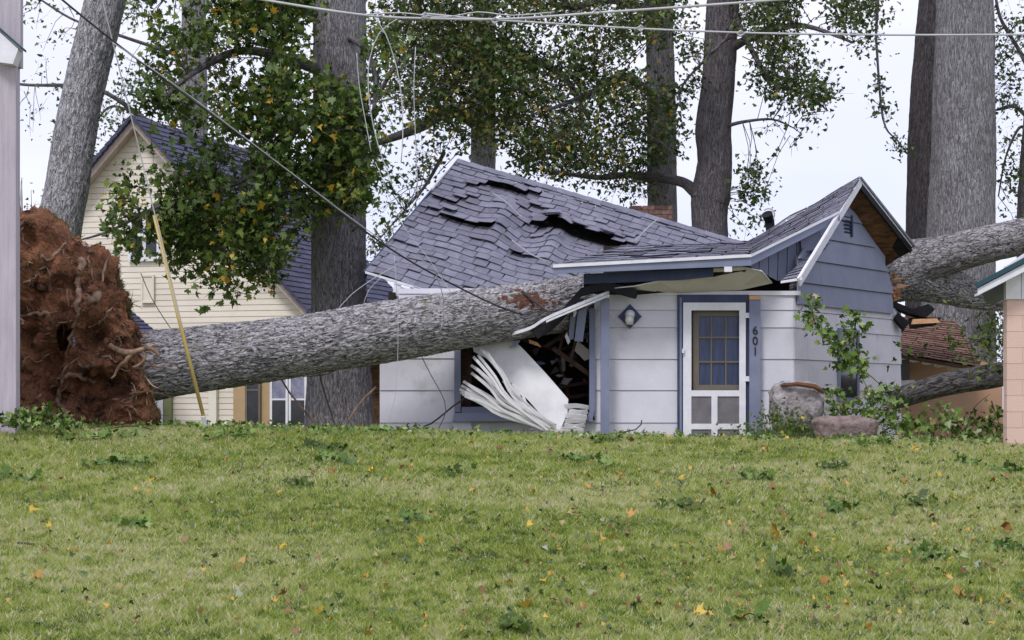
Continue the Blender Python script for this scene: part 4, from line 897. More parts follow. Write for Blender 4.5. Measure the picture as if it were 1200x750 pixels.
for k in range(5):
    piece('broken_lumber', ['brown lath low in the dark opening near the sill', 'dark lath standing in the middle of the opening', 'reddish rail deep in the dark opening', 'dark joist end under the log', 'brown batten above the leaning rafter'][k],
          [(640, 470), (655, 420), (645, 455), (612, 398), (650, 412)][k], [(690, 462), (668, 470), (690, 448), (650, 410), (672, 405)][k], .05, 30.7, 30.8, M['lumber'])
rq = random.Random(5)
for k in range(26):
    x, y = rq.uniform(600, 690), rq.uniform(385, 478)
    if y > 392 + (x - 594) * 1.05: x, y = rq.uniform(650, 690), rq.uniform(380, 430)
    d_ = rq.uniform(29.95, 30.6); c_ = P(x, y, d_); n_ = rq.choice([3, 4, 5]); a0 = rq.uniform(0, 6.28); sz = rq.uniform(.03, .13); el_ = rq.uniform(.15, .8)
    pl_ = []
    for i in range(n_):
        a = 2 * math.pi * i / n_; xx_ = math.cos(a) * sz * rq.uniform(.7, 1.3); zz_ = math.sin(a) * sz * el_ * rq.uniform(.6, 1.3); pl_.append(c_ + Vector((xx_ * math.cos(a0) - zz_ * math.sin(a0), rq.uniform(-.03, .03), xx_ * math.sin(a0) + zz_ * math.cos(a0))))
    m_ = MB(); m_.slab(pl_, (0, .02, 0), rq.random()); part('broken_scrap', m_, M[rq.choice(['lumber', 'interior', 'interior', 'bluedark', 'interior', 'mesh', 'brown'])], H)
# bent gutter
g_ = MB(); pth, _r = spline([P(600, 390, 29.3), P(622, 383, 29.2), P(640, 372, 29.25), P(675, 357, 29.4), P(714, 341, 29.6)], [0] * 5, .06)
for a, b in zip(pth[:-1], pth[1:]):
    g_.slab([a, b, b + Vector((0, 0, -.035)), a + Vector((0, 0, -.035))], (0, .012, 0)); g_.slab([a, b, b + Vector((0, .09, .0)), a + Vector((0, .09, .0))], (0, 0, .01)); 
for a, b in zip(pth[8:-1], pth[9:]):
    g_.slab([a + Vector((0, -.03, -.045)), b + Vector((0, -.03, -.045)), b + Vector((0, -.03, -.075)), a + Vector((0, -.03, -.075))], (0, .01, 0))
single('bent_gutter', g_, M['metal'], 'bent pale metal gutter strip running up from under the log to the left post', 'gutter')
# ------------------------------------------------------------------ fallen white sheet and fanned slats
m_ = MB(); sp = [(553, 399), (574, 393), (594, 392), (612, 408), (640, 438), (666, 468), (665, 483), (655, 508), (646, 500), (620, 470), (590, 440), (570, 420), (555, 412)]
m_.slab([P(x, y, 29.75 - (y - 392) / 120 * .35) for x, y in sp], (0, .02, .005))
single('fallen_sheet', m_, M['vinyl'], 'broad white sheet hanging diagonally out of the crushed window', 'panel')
def ribbon(m, pts, w0, w1, tw0=0.3, tw1=1.0, t=.5):
    c, _ = spline(pts, [0] * len(pts), .08); n = len(c); L0, L1 = [], []
    for i, p in enumerate(c):
        k = i / (n - 1); d = (c[min(i + 1, n - 1)] - c[max(i - 1, 0)]).normalized(); s_ = d.cross(Vector((0, 1, 0))).normalized(); b_ = d.cross(s_)
        an = tw0 + (tw1 - tw0) * k; ww = (w0 + (w1 - w0) * k) / 2; s2 = s_ * math.cos(an) + b_ * math.sin(an)
        L0.append(p - s2 * ww); L1.append(p + s2 * ww)
    for i in range(n - 1):
        m.slab([L0[i], L0[i + 1], L1[i + 1], L1[i]], Vector((0, .006, .003)), t)
ends = [(541, 452), (539, 456), (540, 460), (543, 447), (546, 462), (548, 450), (553, 437), (553, 428), (554, 418), (560, 416), (563, 409), (570, 412), (578, 425), (601, 450), (590, 446), (596, 456), (605, 462)]
labs = []
slat = thing('crushed_blind', 'fan of bent white slats spilling over the blue window sill', 'blind', P(600, 500, 29.3))
for i, e in enumerate(ends + ends + ends[:9]):
    m_ = MB(); tx_, ty_ = 648 + (i * 5) % 13 - 8, 500 + (i * 7) % 11 - 4
    mx_, my_ = (e[0] * .5 + tx_ * .5) - 8 + (i % 4) * 2, (e[1] * .45 + ty_ * .55) + 2
    dd = 29.55 - .012 * i
    e = (e[0] + (i // 17) * 2.5 + random.uniform(-1, 1), e[1] + (i // 17) * 2)
    ribbon(m_, [P(*e, dd), P((e[0] + mx_) / 2 + 1, (e[1] + my_) / 2 - 1, dd - .05), P(mx_, my_, dd - .12), P(tx_, ty_, dd - .2)], .038, .026, random.uniform(.0, .5), random.uniform(.2, .8), random.random())
    part('slat', m_, M['vinyl'], slat)
rub = thing('crumpled_siding', 'heap of crumpled white strips at the right foot of the window', 'siding', P(670, 505, 29.5))
for k in range(16):
    m_ = MB(); 
    if k < 7: a, b = (662 + random.uniform(-4, 6), 478 + k * 5 + random.uniform(-2, 2)), (690 - k * 1.2, 477 + k * 5.5 + random.uniform(-2, 2))
    else: ang = (k - 7) / 8 * math.pi * .9 + .2; a = (648 + random.uniform(-3, 3), 500); b = (648 - math.cos(ang) * 28, 500 + math.sin(ang) * 13)
    ribbon(m_, [P(*a, 29.5), P((a[0] + b[0]) / 2, (a[1] + b[1]) / 2 + random.uniform(-2, 2), 29.4), P(*b, 29.35)], .07 if k < 7 else .04, .06 if k < 7 else .02, .2, .6, random.random()); part('strip', m_, M['vinyl'], rub)
# ------------------------------------------------------------------ fallen tree
ft = thing('fallen_tree', 'huge grey-barked tree lying across the yard and through the small house', 'fallen tree', P(165, 495, 27.6))
tp = [P(152, 432, 28.0), P(185, 428, 27.9), P(350, 405, 28.4), P(520, 379, 29.1), P(640, 360, 30.0), P(700, 354, 30.95), P(800, 345, 32.0), P(900, 335, 32.6), P(1000, 324, 33.5), P(1055, 320, 34), P(1110, 334, 34.2), P(1150, 346, 34.3), P(1260, 354, 34.5)]
wc = P(615, 352, 29.5) - Vector(ORI[ft.name])
wm = bark_material('log_bark_wounded', (.035, .031, .031), (.52, .495, .515), (.19, .185, .11), 20, .3, 1.0, wound=(tuple(wc), (.46, .6, .15), (.17, .085, .06)))
trunk_part('trunk', tp, [.48, .44, .4, .395, .375, .38, .36, .4, .5, .46, .3, .21, .16], wm, ft, step=.018, nseg=200, amp=.018, a=.03, b=.10, seed=4, lump=.08)
trunk_part('limb', [P(1030, 322, 33.8), P(1062, 311, 33.9), P(1105, 299, 33.8), P(1200, 276, 33.4), P(1330, 255, 33)], [.42, .40, .30, .27, .24], M['bark_log'], ft, step=.03, nseg=90, amp=.016, a=.05, b=.17, seed=5, lump=.08)
for cxx, cyy, r_ in ((1046, 338, .16), (1050, 350, .1)):
    pass
m_ = MB()
for k in range(14):
    a = P(1040 + random.uniform(-3, 12), 330 + random.uniform(-8, 26), 33.35); b = a + Vector((random.uniform(-.05, .2), random.uniform(-.2, 0), random.uniform(-.05, .05))); m_.tube([a, (a + b) / 2, b], [.045, .03, .004], 5)
part('torn_wood', m_, M['rawwood'], ft)
# dead twigs leaning on the log
for pts, r_, lab in (([(316, 425), (340, 460), (372, 500)], .014, 'thin pale stick leaning from the log to the ground before the windows'),
                     ([(371, 425), (380, 460), (393, 500)], .012, 'thin dark stick under the log crossing the big trunk'),
                     ([(404, 500), (420, 475), (441, 453)], .016, 'short pale stick propped beside the white wall'),
                     ([(475, 508), (505, 496), (545, 466)], .012, 'dark twig rising against the white wall toward the window'),
                     ([(355, 441), (385, 438), (412, 421)], .008, 'fine pale twig hanging under the log'),
                     ([(648, 370), (625, 352), (612, 341)], .02, 'short dark branch stub lying over the red bark wound')):
    d = 28.6 if r_ < .02 else 29.3
    if pts[-1][0] > 500: d = 29.6 if r_ < .02 else 29.35
    m_ = MB(); pt, rr_ = spline([P(*p, d) for p in pts], [r_ * .6, r_, r_ * 1.1], .1); m_.tube([p + Vector((random.uniform(-.008, .008), 0, random.uniform(-.008, .008))) for p in pt], rr_, 6)
    single('stick', m_, M['root'] if 'pale' in lab else M['twig'], lab, 'stick', 'loose sticks around the log')
# lower dark limb at right
fl = thing('fallen_limb', 'dark bare limb resting low behind the pink building', 'fallen limb', P(1060, 480, 33))
trunk_part('limb', [P(1048, 470, 33), P(1062, 464, 33), P(1110, 450, 32.6), P(1160, 441, 32.4), P(1240, 428, 32)], [.13, .16, .17, .18, .18], M['bark_limb'], fl, step=.03, nseg=60, amp=.012, a=.05, b=.2, seed=6)
# ------------------------------------------------------------------ root plate
rpt = thing('root_plate', 'upturned root ball of red clay and torn roots beside the pale post', 'root ball', P(95, 500, 27))
ol = [(182, 499), (180, 470), (176, 440), (172, 405), (162, 372), (150, 335), (138, 305), (120, 292), (104, 290), (84, 284), (74, 262), (60, 249), (42, 246), (20, 250), (0, 262), (-20, 300), (-40, 360), (-45, 430), (-30, 505), (40, 512), (110, 508)]
cxp, cyp = 88, 400; angs = np.array([math.atan2(-(y - cyp), x - cxp) for x, y in ol]); rads = np.array([math.hypot(x - cxp, y - cyp) for x, y in ol])
o_ = np.argsort(angs); angs, rads = angs[o_], rads[o_]; angs = np.concatenate([angs - 2 * math.pi, angs, angs + 2 * math.pi]); rads = np.tile(rads, 3)
nu, nv = 420, 220; u = np.linspace(-math.pi, math.pi, nu, endpoint=False); v = np.linspace(.02, math.pi - .02, nv)
U, Vv = np.meshgrid(u, v); Rr = np.interp(U, angs, rads) / F * 27.4; k = np.sin(Vv) ** .55
cb = np.array(P(cxp, cyp, 27.55)); Yd = -np.cos(Vv) * .62
Xp = cb[0] + np.cos(U) * Rr * k; Zp = cb[2] + np.sin(U) * Rr * k; Yp = cb[1] + Yd
pts = np.stack([Xp, Yp, Zp], -1).reshape(-1, 3)
nrmv = np.stack([np.cos(U) * k, -np.cos(Vv) * 1.3, np.sin(U) * k], -1).reshape(-1, 3); nrmv /= np.linalg.norm(nrmv, axis=1)[:, None]
big = (fbm(pts * 1.7, 3, 40) - .5) * 1.1; rg = ridged(pts * np.array([2.6, 2.6, 1.7]) + fbm(pts * 2, 2, 8)[:, None] * 1.2, 41); fine = (fbm(pts * 9, 4, 44, .65) - .5) * .12
crag = np.abs(fbm(pts * 3.6, 5, 60, .65) - .5) * .9
dent = np.zeros(len(pts))
for (dx, dy, rr_, am) in ((104, 468, 24, .6), (50, 350, 34, .26), (66, 300, 16, .12), (40, 440, 34, .32), (75, 385, 16, .2), (62, 470, 14, .22), (88, 330, 8, .12), (112, 392, 14, .3), (30, 395, 16, .3), (58, 425, 18, .3), (140, 455, 14, .3), (38, 290, 12, .2), (122, 330, 10, .22)):
    c_ = P(dx, dy, 27); dent += am * np.exp(-(((pts[:, 0] - c_.x) ** 2 + (pts[:, 2] - c_.z) ** 2) / (rr_ / F * 27) ** 2) ** 1.3) * (pts[:, 1] < cb[1])
pts = pts + nrmv * (big * .55 + (rg ** 2 - .5) * .12 + fine + crag * .5 - .06)[:, None]; fr_ = pts[:, 1] < cb[1]; pts[:, 1] += dent; pts[:, 1] = np.where(fr_, np.minimum(pts[:, 1], cb[1] - .06 + .25 * fine), np.maximum(pts[:, 1], cb[1] + .05))
ii = (np.arange(nv - 1)[:, None] * nu + np.arange(nu)[None, :]); jj = (np.arange(nv - 1)[:, None] * nu + (np.arange(nu)[None, :] + 1) % nu)
fq = np.stack([ii, jj, jj + nu, ii + nu], -1).reshape(-1, 4)
link('clay', pts, fq, M['soil'], rpt, smooth=True)
bvh = BVHTree.FromPolygons([tuple(p) for p in pts], [tuple(q_) for q_ in fq.tolist()])
def hit(px, py, off=.02):
    o = Vector((0, 0, CZ)); d = (P(px, py, 27) - o).normalized(); h = bvh.ray_cast(o, d)
    return (h[0] - d * off) if h[0] and h[0].y < 27.75 else None
def root(path, rs, name='root', n=9, off=-.005, jit=.03, mat='root'):
    c = [hit(x, y, rs[i] * .5 + off) for i, (x, y) in enumerate(path)]
    if jit > .035 and any(q_ is None for q_ in c): return
    c = [q_ or P(*path[i], 27.2) for i, q_ in enumerate(c)]; pt, rr_ = spline(c, rs, .05)
    m = MB(); rr2 = random.Random(int(path[0][0] * 3 + path[0][1])); m.tube([p + Vector((rr2.gauss(0, jit), rr2.gauss(0, jit), rr2.gauss(0, jit))) * .5 for p in pt], [r_ * rr2.uniform(.5, .85) for r_ in rr_], n, rr2.random())
    part(name, m, M[mat], rpt, smooth=True)
root([(98, 288), (95, 310), (93, 335), (92, 360), (88, 385), (80, 410), (72, 435)], [.065, .07, .06, .05, .04, .03, .02])
root([(24, 302), (36, 295), (50, 300), (58, 304), (66, 298), (76, 286)], [.02, .025, .03, .03, .025, .02])
root([(26, 336), (34, 326), (46, 318), (54, 311)], [.02, .025, .025, .02])
root([(18, 368), (28, 371), (38, 369), (52, 368), (70, 367)], [.035, .03, .035, .04, .03])
root([(104, 357), (112, 350), (118, 344)], [.05, .09, .07], off=.03)
root([(70, 450), (82, 440), (92, 441), (104, 444), (112, 448)], [.03, .04, .045, .04, .03], off=.05)
root([(72, 445), (70, 470), (76, 484), (90, 497), (100, 500)], [.03, .045, .045, .035, .03], off=.05)
root([(58, 456), (66, 450), (74, 440), (84, 424), (90, 418)], [.02, .03, .03, .025, .02])
root([(104, 334), (110, 322), (102, 300), (112, 296)], [.015, .02, .02, .012])
root([(100, 352), (104, 346), (98, 344), (95, 352)], [.014, .018, .018, .012], off=.04)
root([(128, 300), (120, 320), (118, 332)], [.02, .03, .02]); root([(30, 262), (24, 275), (34, 290)], [.015, .02, .012])
root([(98, 432), (106, 428), (112, 425)], [.03, .04, .03], off=.03); root([(134, 380), (140, 400), (138, 420), (146, 450)], [.015, .02, .018, .01])
rr3 = random.Random(77)
for k_ in range(22):
    x0, y0 = rr3.uniform(146, 172), rr3.uniform(385, 480); ln_ = rr3.uniform(14, 38); a_ = rr3.uniform(-.5, 1.3); pp_ = [P(x0, y0, 27.0)]
    for q_ in range(5): a_ += rr3.gauss(.08, .3); x0 += math.cos(a_) * ln_ / 5; y0 += math.sin(a_) * ln_ / 5; pp_.append(P(x0, min(y0, 498), 26.85 + rr3.uniform(-.08, .05)))
    m_ = MB(); b_ = rr3.uniform(.006, .014); m_.tube(pp_, [b_, b_, b_ * .9, b_ * .7, b_ * .5, b_ * .25], 6, rr3.random()); part('root', m_, M['rootlet' if k_ % 2 else 'root'], rpt)
for k_ in range(46):
    x0, y0 = rr3.uniform(22, 165), rr3.uniform(262, 490); a_ = math.atan2(y0 - 385, x0 - 95) + rr3.gauss(0, .6); ln_ = rr3.uniform(12, 40); pth_ = [(x0, y0)]
    for q_ in range(4): a_ += rr3.gauss(0, .35); pth_.append((pth_[-1][0] + math.cos(a_) * ln_ / 4, pth_[-1][1] + math.sin(a_) * ln_ / 4))
    if pth_[-1][0] > 176 or pth_[-1][1] > 500 or (pth_[-1][1] < 285 and pth_[-1][0] > 80): continue
    b_ = rr3.uniform(.012, .032); root(pth_, [b_, b_ * .9, b_ * .7, b_ * .5, b_ * .2], n=7, off=rr3.uniform(-.01, .03), jit=.04)
for k_ in range(60):
    x0, y0 = rr3.uniform(25, 165), rr3.uniform(270, 492); c_ = hit(x0, y0, 0)
    if c_ is None or math.hypot(x0 - 88, (y0 - 400) * .7) > 62: continue
    m_ = MB(); e_ = Vector((rr3.gauss(0, 1), rr3.gauss(0, 1), rr3.gauss(0, 1))).normalized() * rr3.uniform(.03, .08)
    m_.tube([c_ - e_, c_ - e_ * .5, c_ + e_ * .4, c_ + e_], [.01, rr3.uniform(.03, .07), rr3.uniform(.03, .07), .012], 7, rr3.random()); part('clod', m_, M['soil'], rpt)
# roots reaching right over the log
for path, rs in (([(129, 403), (140, 411), (152, 414), (160, 412), (172, 408), (182, 412), (187, 418)], [.03, .035, .04, .035, .03, .025, .012]), ([(158, 412), (150, 420), (140, 430), (132, 444)], [.03, .028, .022, .012]), ([(166, 411), (170, 420), (162, 428), (156, 430)], [.02, .02, .016, .008]), ([(172, 409), (180, 406), (188, 406)], [.018, .014, .008])):
    c, rr_ = spline([P(x, y, 26.75) for x, y in path], rs, .05); m_ = MB(); m_.tube([p + Vector((random.gauss(0, .006), 0, random.gauss(0, .006))) for p in c], rr_, 8); part('root', m_, M['root'], rpt, smooth=True)
# rootlets and fibres
sel = rng.choice(len(pts), 1300, replace=False); m_ = MB()
for i in sel:
    p = Vector(pts[i]); nn_ = Vector(nrmv[i])
    if p.y > cb[1] + .15: continue
    d = (nn_ * .5 + Vector(rng.normal(0, .7, 3))).normalized(); ln = float(rng.uniform(.05, .26)); c = [p - nn_ * .02]
    for s_ in range(4): d = (d + Vector(rng.normal(0, .35, 3)) + Vector((0, 0, -.25))).normalized(); c.append(c[-1] + d * ln / 4)
    r_ = float(rng.uniform(.0025, .008)); m_.tube(c, [r_, r_ * .9, r_ * .8, r_ * .6, r_ * .3], 4, float(rng.random()), cap=False)
o = part('rootlets', m_, M['rootlet'], rpt); o['kind'] = 'stuff'
sel = rng.choice(len(pts), 15000, replace=True); p = pts[sel] + rng.normal(0, .012, (len(sel), 3)); nn_ = nrmv[sel]
keepm = fbm(p * 2.5, 2, 71) > .6; p = p[keepm]; nn_ = nn_[keepm]; n = len(p)
d = nn_ * .7 + rng.normal(0, .7, (n, 3)) + np.array([0, 0, -.3]); d /= np.linalg.norm(d, axis=1)[:, None]; sd_ = np.cross(d, rng.normal(0, 1, (n, 3))); sd_ /= np.linalg.norm(sd_, axis=1)[:, None]
ln = rng.uniform(.03, .09, n)[:, None]; V = np.stack([p - sd_ * .004, p + sd_ * .004, p + d * ln], 1).reshape(-1, 3)
o = link('root_fibres', V, np.arange(3 * n).reshape(-1, 3), M['rootlet'], rpt, tint=rng.random(n)); o['kind'] = 'stuff'
# sod still clinging to the back rim (right side and top)
m0 = (nrmv[:, 0] > .55) & (nrmv[:, 1] > -.5) & (pts[:, 2] > .2) | ((nrmv[:, 2] > .6) & (nrmv[:, 1] > -.2))
ids = np.where(m0)[0]; sel = rng.choice(ids, 5200); p = pts[sel]; n = len(p); cl_ = fbm(p * 3, 2, 81) > .5; p = p[cl_]; n = len(p)
d = np.array([.7, 0, .25]) + rng.normal(0, .45, (n, 3)); d /= np.linalg.norm(d, axis=1)[:, None]; sd_ = np.cross(d, rng.normal(0, 1, (n, 3))); sd_ /= np.linalg.norm(sd_, axis=1)[:, None]
V = np.stack([p - sd_ * .005, p + sd_ * .005, p + d * rng.uniform(.03, .08, n)[:, None]], 1).reshape(-1, 3)
o = link('sod', V, np.arange(3 * n).reshape(-1, 3), M['weed'], rpt, tint=rng.random(n) * .7); o['kind'] = 'stuff'
# ------------------------------------------------------------------ near building corner, left edge
nb = thing('white_building', 'weathered white wooden building corner at the left edge', 'building', P(0, 490, 25))
m_ = MB(); zb = -.3; x1 = P(18.5, 0, 25).x
m_.box((x1 - .24, 25, zb), (x1, 25.12, P(0, 75, 25).z)); part('corner_post', m_, M['greywood'], nb)
m_ = MB(); x2 = P(21.5, 0, 25.05).x; m_.box((x2 - .6, 25.16, P(0, 76, 25).z), (x2, 25.3, P(0, -120, 25).z)); part('upper_wall', m_, M['greywood'], nb)
m_ = MB(); boards(m_, (x1 - 3, 25.1, 0), (1, 0, 0), (0, -1, 0), lambda z: (0, 2.75), lines(.15, zb, P(0, 76, 25).z), lap=.015); m_.box((x1 - 3, 25.12, zb), (x1 - .02, 25.3, P(0, 76, 25).z)); part('wall', m_, M['greywood'], nb)
m_ = MB(); a, b = P(-40, -2, 24.8), P(24, 54, 24.8); m_.slab([a, b, b + Vector((0, 0, -.03)), a + Vector((0, 0, -.03))], (0, .3, 0)); part('roof_edge', m_, M['teal'], nb)
m_ = MB(); m_.slab([a + Vector((0, .02, -.03)), b + Vector((-.03, .02, -.03)), P(15, 75, 24.82), P(0, 73, 24.82), P(-40, 35, 24.82)], (0, .25, 0)); part('eave_board', m_, M['whitepaint'], nb)
# ------------------------------------------------------------------ pink building right edge
pb = thing('pink_building', 'pink block building with teal roof edge at the right edge', 'building', P(1190, 523, 27))
px0 = P(1180, 0, 27).x; zb = -.3; zt = P(0, 351, 27).z; m_ = MB()
z = zb; r0 = 0; crs = [P(0, y, 27).z for y in (560, 528.5, 500.5, 463, 442, 422, 401, 381, 351)]
crs = lines(.2, zb, zt)
for a, b in zip(crs[:-1], crs[1:]):
    x = px0; first = .2 if r0 % 2 else .4
    while x < px0 + 3:
        w_ = first if x == px0 else .4
        m_.box((x + (.003 if x > px0 else 0), 27, a + .003), (x + w_ - .003, 27.2, b - .003), random.random()); x += w_
    r0 += 1
m_.box((px0 + .006, 27.006, zb), (px0 + 3, 27.19, zt), .3)
for a, b in zip(crs[:-1], crs[1:]): m_.slab([(px0, 27.204, a + .003), (px0 + 1.1, 31.2, a + .003), (px0 + 1.1, 31.2, b - .003), (px0, 27.204, b - .003)], (.2, 0, 0), random.random())
part('wall', m_, M['pink'], pb)
m_ = MB(); xx = px0 - .02
k = 0
while k < 14:
    m_.slab([(xx + k * .2, 26.97, zt + .003), (xx + k * .2 + .19, 26.97, zt + .003), (xx + k * .2 + .19, 26.97, zt + .45 + k * .14), (xx + k * .2, 26.97, zt + .32 + k * .14)], (0, .04, 0), random.random()); k += 1
m_.slab([(xx, 26.99, zt), (xx + 3, 26.99, zt), (xx + 3, 26.99, zt + 2.4), (xx, 26.99, zt + .42)], (0, .1, 0)); part('gable_boards', m_, M['whitepaint'], pb)
ea, eb = P(1146, 338, 26.7), P(1290, 262, 26.7)
m_ = MB(); m_.slab([ea, eb, eb + Vector((0, 0, -.11)), ea + Vector((0, 0, -.085))], (0, .04, 0)); part('rake_board', m_, M['whitepaint'], pb)
m_ = MB(); m_.slab([ea + Vector((-.03, -.03, .065)), eb + Vector((0, -.03, .09)), eb + Vector((0, -.03, .003)), ea + Vector((-.03, -.03, .003))], (1.2, 4.5, 0)); part('roof', m_, M['teal'], pb)
m_ = MB(); m_.slab([ea + Vector((.02, .05, -.085)), eb + Vector((0, .05, -.11)), eb + Vector((0, .3, -.11)), ea + Vector((.02, .3, -.085))], (0, 0, .02)); part('soffit', m_, M['whitepaint'], pb)
# ------------------------------------------------------------------ brown-roofed shed behind right
bs = thing('brown_roof_house', 'low tan house with brown shingle roof behind the right corner', 'house', P(1110, 490, 35.5))
cs_ = [P(1040, 372, 37), P(1130, 378, 37), P(1040, 408, 35), P(1150, 432, 34.7)]
mb, nn1, _ = shingles([P(1030, 368, 37), P(1122, 376, 37), P(1030, 410, 35), P(1150, 430, 34.7)], 19, .25, None, None, 31, mess=.003, thick=.012); part('roof', mb, M['brownshingle'], bs)
m_ = MB(); m_.slab([P(1030, 412, 35), P(1150, 432, 34.7), P(1122, 380, 37), P(1030, 374, 37)], (0, 0, -.05)); part('roof_underside', m_, M['lumber'], bs)
m_ = MB()
for k in range(6): x = 1058 + k * 15; y = 414 + k * 3; m_.slab([P(x, y, 34.95), P(x + 6, y + 1, 34.95), P(x + 5, y + 7, 34.95), P(x + 1, y + 6, 34.95)], (0, .6, 0))
part('rafter_end', m_, M['soffit'], bs)
m_ = MB(); m_.slab([P(1040, 410, 36), P(1175, 425, 36), P(1175, 520, 36), P(1040, 520, 36)], (0, .2, 0)); part('wall', m_, M['tanwall'], bs)
m_ = MB(); m_.slab([P(1052, 418, 35.9), P(1066, 420, 35.9), P(1066, 446, 35.9), P(1052, 446, 35.9)], (0, .1, 0)); part('window', m_, M['mesh'], bs)
m_ = MB(); m_.slab([P(1052, 446, 35.5), P(1072, 445, 35.5), P(1072, 455, 35.5), P(1052, 456, 35.5)], (0, .3, 0)); single('white_bin_lid', m_, M['whitepaint'], 'white box edge seen between the white wall and the low limb', 'box')
# hanging torn flashing near right corner
m_ = MB()
for pl, dd in (([(1040, 356), (1062, 366), (1085, 372), (1096, 362), (1088, 356), (1070, 362), (1050, 354)], 33.2), ([(1052, 366), (1066, 378), (1060, 386), (1048, 372)], 33.1), ([(1066, 372), (1104, 372), (1098, 379), (1068, 383)], 33.3)):
    m_.slab([P(x, y, dd + (x - 1040) * .004) for x, y in pl], (0, .15, -.03), random.random())
tg_ = single('torn_flashing', m_, M['black'], 'crumpled dark roofing scrap hanging under the log fork', 'debris')
m_ = MB(); m_.slab([P(1070, 374, 33.1), P(1098, 373, 33.1), P(1102, 378, 33.1), P(1068, 380, 33.1)], (0, .05, 0)); single('splinter', m_, M['rawwood'], 'fresh pale split wood edge under the dark scrap', 'debris')
# ------------------------------------------------------------------ rocks
def rock(name, label, px, py, d, w_, h_, mat_, seed, dep=.5):
    nu, nv = 70, 44; u = np.linspace(0, 2 * math.pi, nu, endpoint=False); v = np.linspace(.03, math.pi - .03, nv); U, Vv = np.meshgrid(u, v)
    sg = lambda a, e: np.sign(a) * np.abs(a) ** e
    s = np.stack([sg(np.cos(U), .55) * sg(np.sin(Vv), .5) * w_ / 2, sg(np.sin(U), .55) * sg(np.sin(Vv), .5) * dep / 2, sg(np.cos(Vv), .5) * h_ / 2], -1).reshape(-1, 3)
    n = s / np.linalg.norm(s, axis=1)[:, None]; s = s + n * ((fbm(s * 4 + seed, 4, seed, .6) - .5) * .2)[:, None]
    c = P(px, py, d); s += np.array(c); ii = (np.arange(nv - 1)[:, None] * nu + np.arange(nu)[None, :]); jj = (np.arange(nv - 1)[:, None] * nu + (np.arange(nu)[None, :] + 1) % nu)
    f = np.stack([ii, ii + nu, jj + nu, jj], -1).reshape(-1, 4); return tagp(link(name, s, f, mat_, smooth=True), label, 'rock', 'rocks at the house corner')
rock('boulder', 'upright grey lichen-spotted stone block against the house corner', 933, 478, 28.9, .7, .66, M['rock'], 3)
rock('boulder', 'low brownish flat-topped rock in front of the leafy branch', 989, 503, 28.2, .85, .34, M['rock2'], 6)
# ------------------------------------------------------------------ wires
def cable(name, label, pts, d, r_, mat_, grp=None, sag=0, dl=None):
    n = len(pts); ds = dl or [d] * n; c = [P(*p, ds[i]) for i, p in enumerate(pts)]; pt, rr_ = spline(c, [r_] * n, .12); m = MB(); m.tube(pt, rr_, 6); return single(name, m, mat_, label, 'cable', grp, smooth=True)
cable('overhead_cable', 'thick white overhead cable crossing the top from upper left, twisted with a second', [(250, -12), (310, 0), (430, 18), (520, 22), (600, 22), (700, 15), (800, 8), (920, -1), (1000, -9)], 24, .014, M['wire'])
cable('overhead_cable', 'white overhead cable sloping gently down to the right edge across the broad trunk', [(500, 16), (560, 22), (640, 27), (740, 33), (860, 38), (960, 40), (1100, 41), (1240, 40)], 24, .011, M['wire'])
cable('overhead_cable', 'thin wire looping around the thick cable near the bundle knot', [(430, 17), (470, 15), (520, 20), (560, 14), (600, 18), (650, 14)], 23.9, .007, M['wire'])
for px, py in ((443, 17), (498, 18), (580, 24), (751, 33), (868, 39), (700, 13)):
    m_ = MB(); m_.tube([P(px - 4, py, 23.97), P(px, py - 3, 23.93), P(px + 4, py, 23.97), P(px, py + 3, 23.93), P(px - 3, py + 1, 23.97)], .014, 6)
    single('cable_clamp', m_, M['wire'], {443: 'small pale clamp at the left where the wire loops hang', 498: 'pale knot where the two overhead cables meet', 580: 'small clamp on the cables above the torn roof peak', 751: 'small clamp on the lower cable left of the straight mid-grey trunk', 868: 'small clamp on the lower cable right of the bulging brown trunk', 700: 'small clamp on the upper cable over the middle foliage'}[px], 'clamp', 'clamps on the overhead cables')
dl = [24, 24.5, 25.5, 26.5, 28, 28.9]
cable('service_cable', 'thick black service cable hanging diagonally from upper left down over the log', [(55, -15), (130, 46), (210, 106), (330, 195), (455, 290), (560, 348), (612, 369)], 24, .012, M['wiredark'], dl=[24, 24.5, 25, 26, 27.3, 28.4, 28.75])
cable('service_cable', 'thin pale wire wound along the black service cable', [(132, 50), (210, 103), (330, 194), (440, 276), (500, 308), (512, 325), (520, 355), (516, 390)], 24, .006, M['wire'], dl=[24.4, 24.9, 25.9, 27.1, 27.7, 27.9, 28.3, 28.4])
cable('loose_wire', 'pale wire loop hanging from the overhead cables, broad right strand', [(438, 19), (452, 40), (465, 80), (471, 120), (472, 160), (470, 190)], 24.2, .0065, M['wire'])
cable('loose_wire', 'pale wire loop hanging from the overhead cables, left curving strand', [(466, 22), (445, 38), (433, 70), (432, 110), (438, 150), (448, 185), (460, 215)], 24.3, .006, M['wire'])
cable('loose_wire', 'short pale wire hanging in front of the big trunk edge', [(418, 62), (421, 100), (428, 140), (435, 178)], 24.4, .005, M['wire'])
cable('loose_wire', 'thin pale wire dangling right of the loops', [(487, 55), (485, 100), (486, 140), (488, 185), (490, 230)], 24.5, .005, M['wire'])
cable('loose_wire', 'hair-thin wire falling across the log before the white wall', [(462, 300), (466, 360), (466, 420), (462, 470), (450, 505)], 28.0, .004, M['wire'])
cable('loose_wire', 'hair-thin wire arching down the white wall to the ground', [(477, 380), (500, 430), (521, 470), (520, 490), (510, 508)], 28.2, .006, M['wiredark'])
cable('loose_wire', 'pale wire stretched from the roof corner down to the log', [(463, 312), (440, 325), (412, 345), (394, 365)], 28.3, .005, M['wire'])
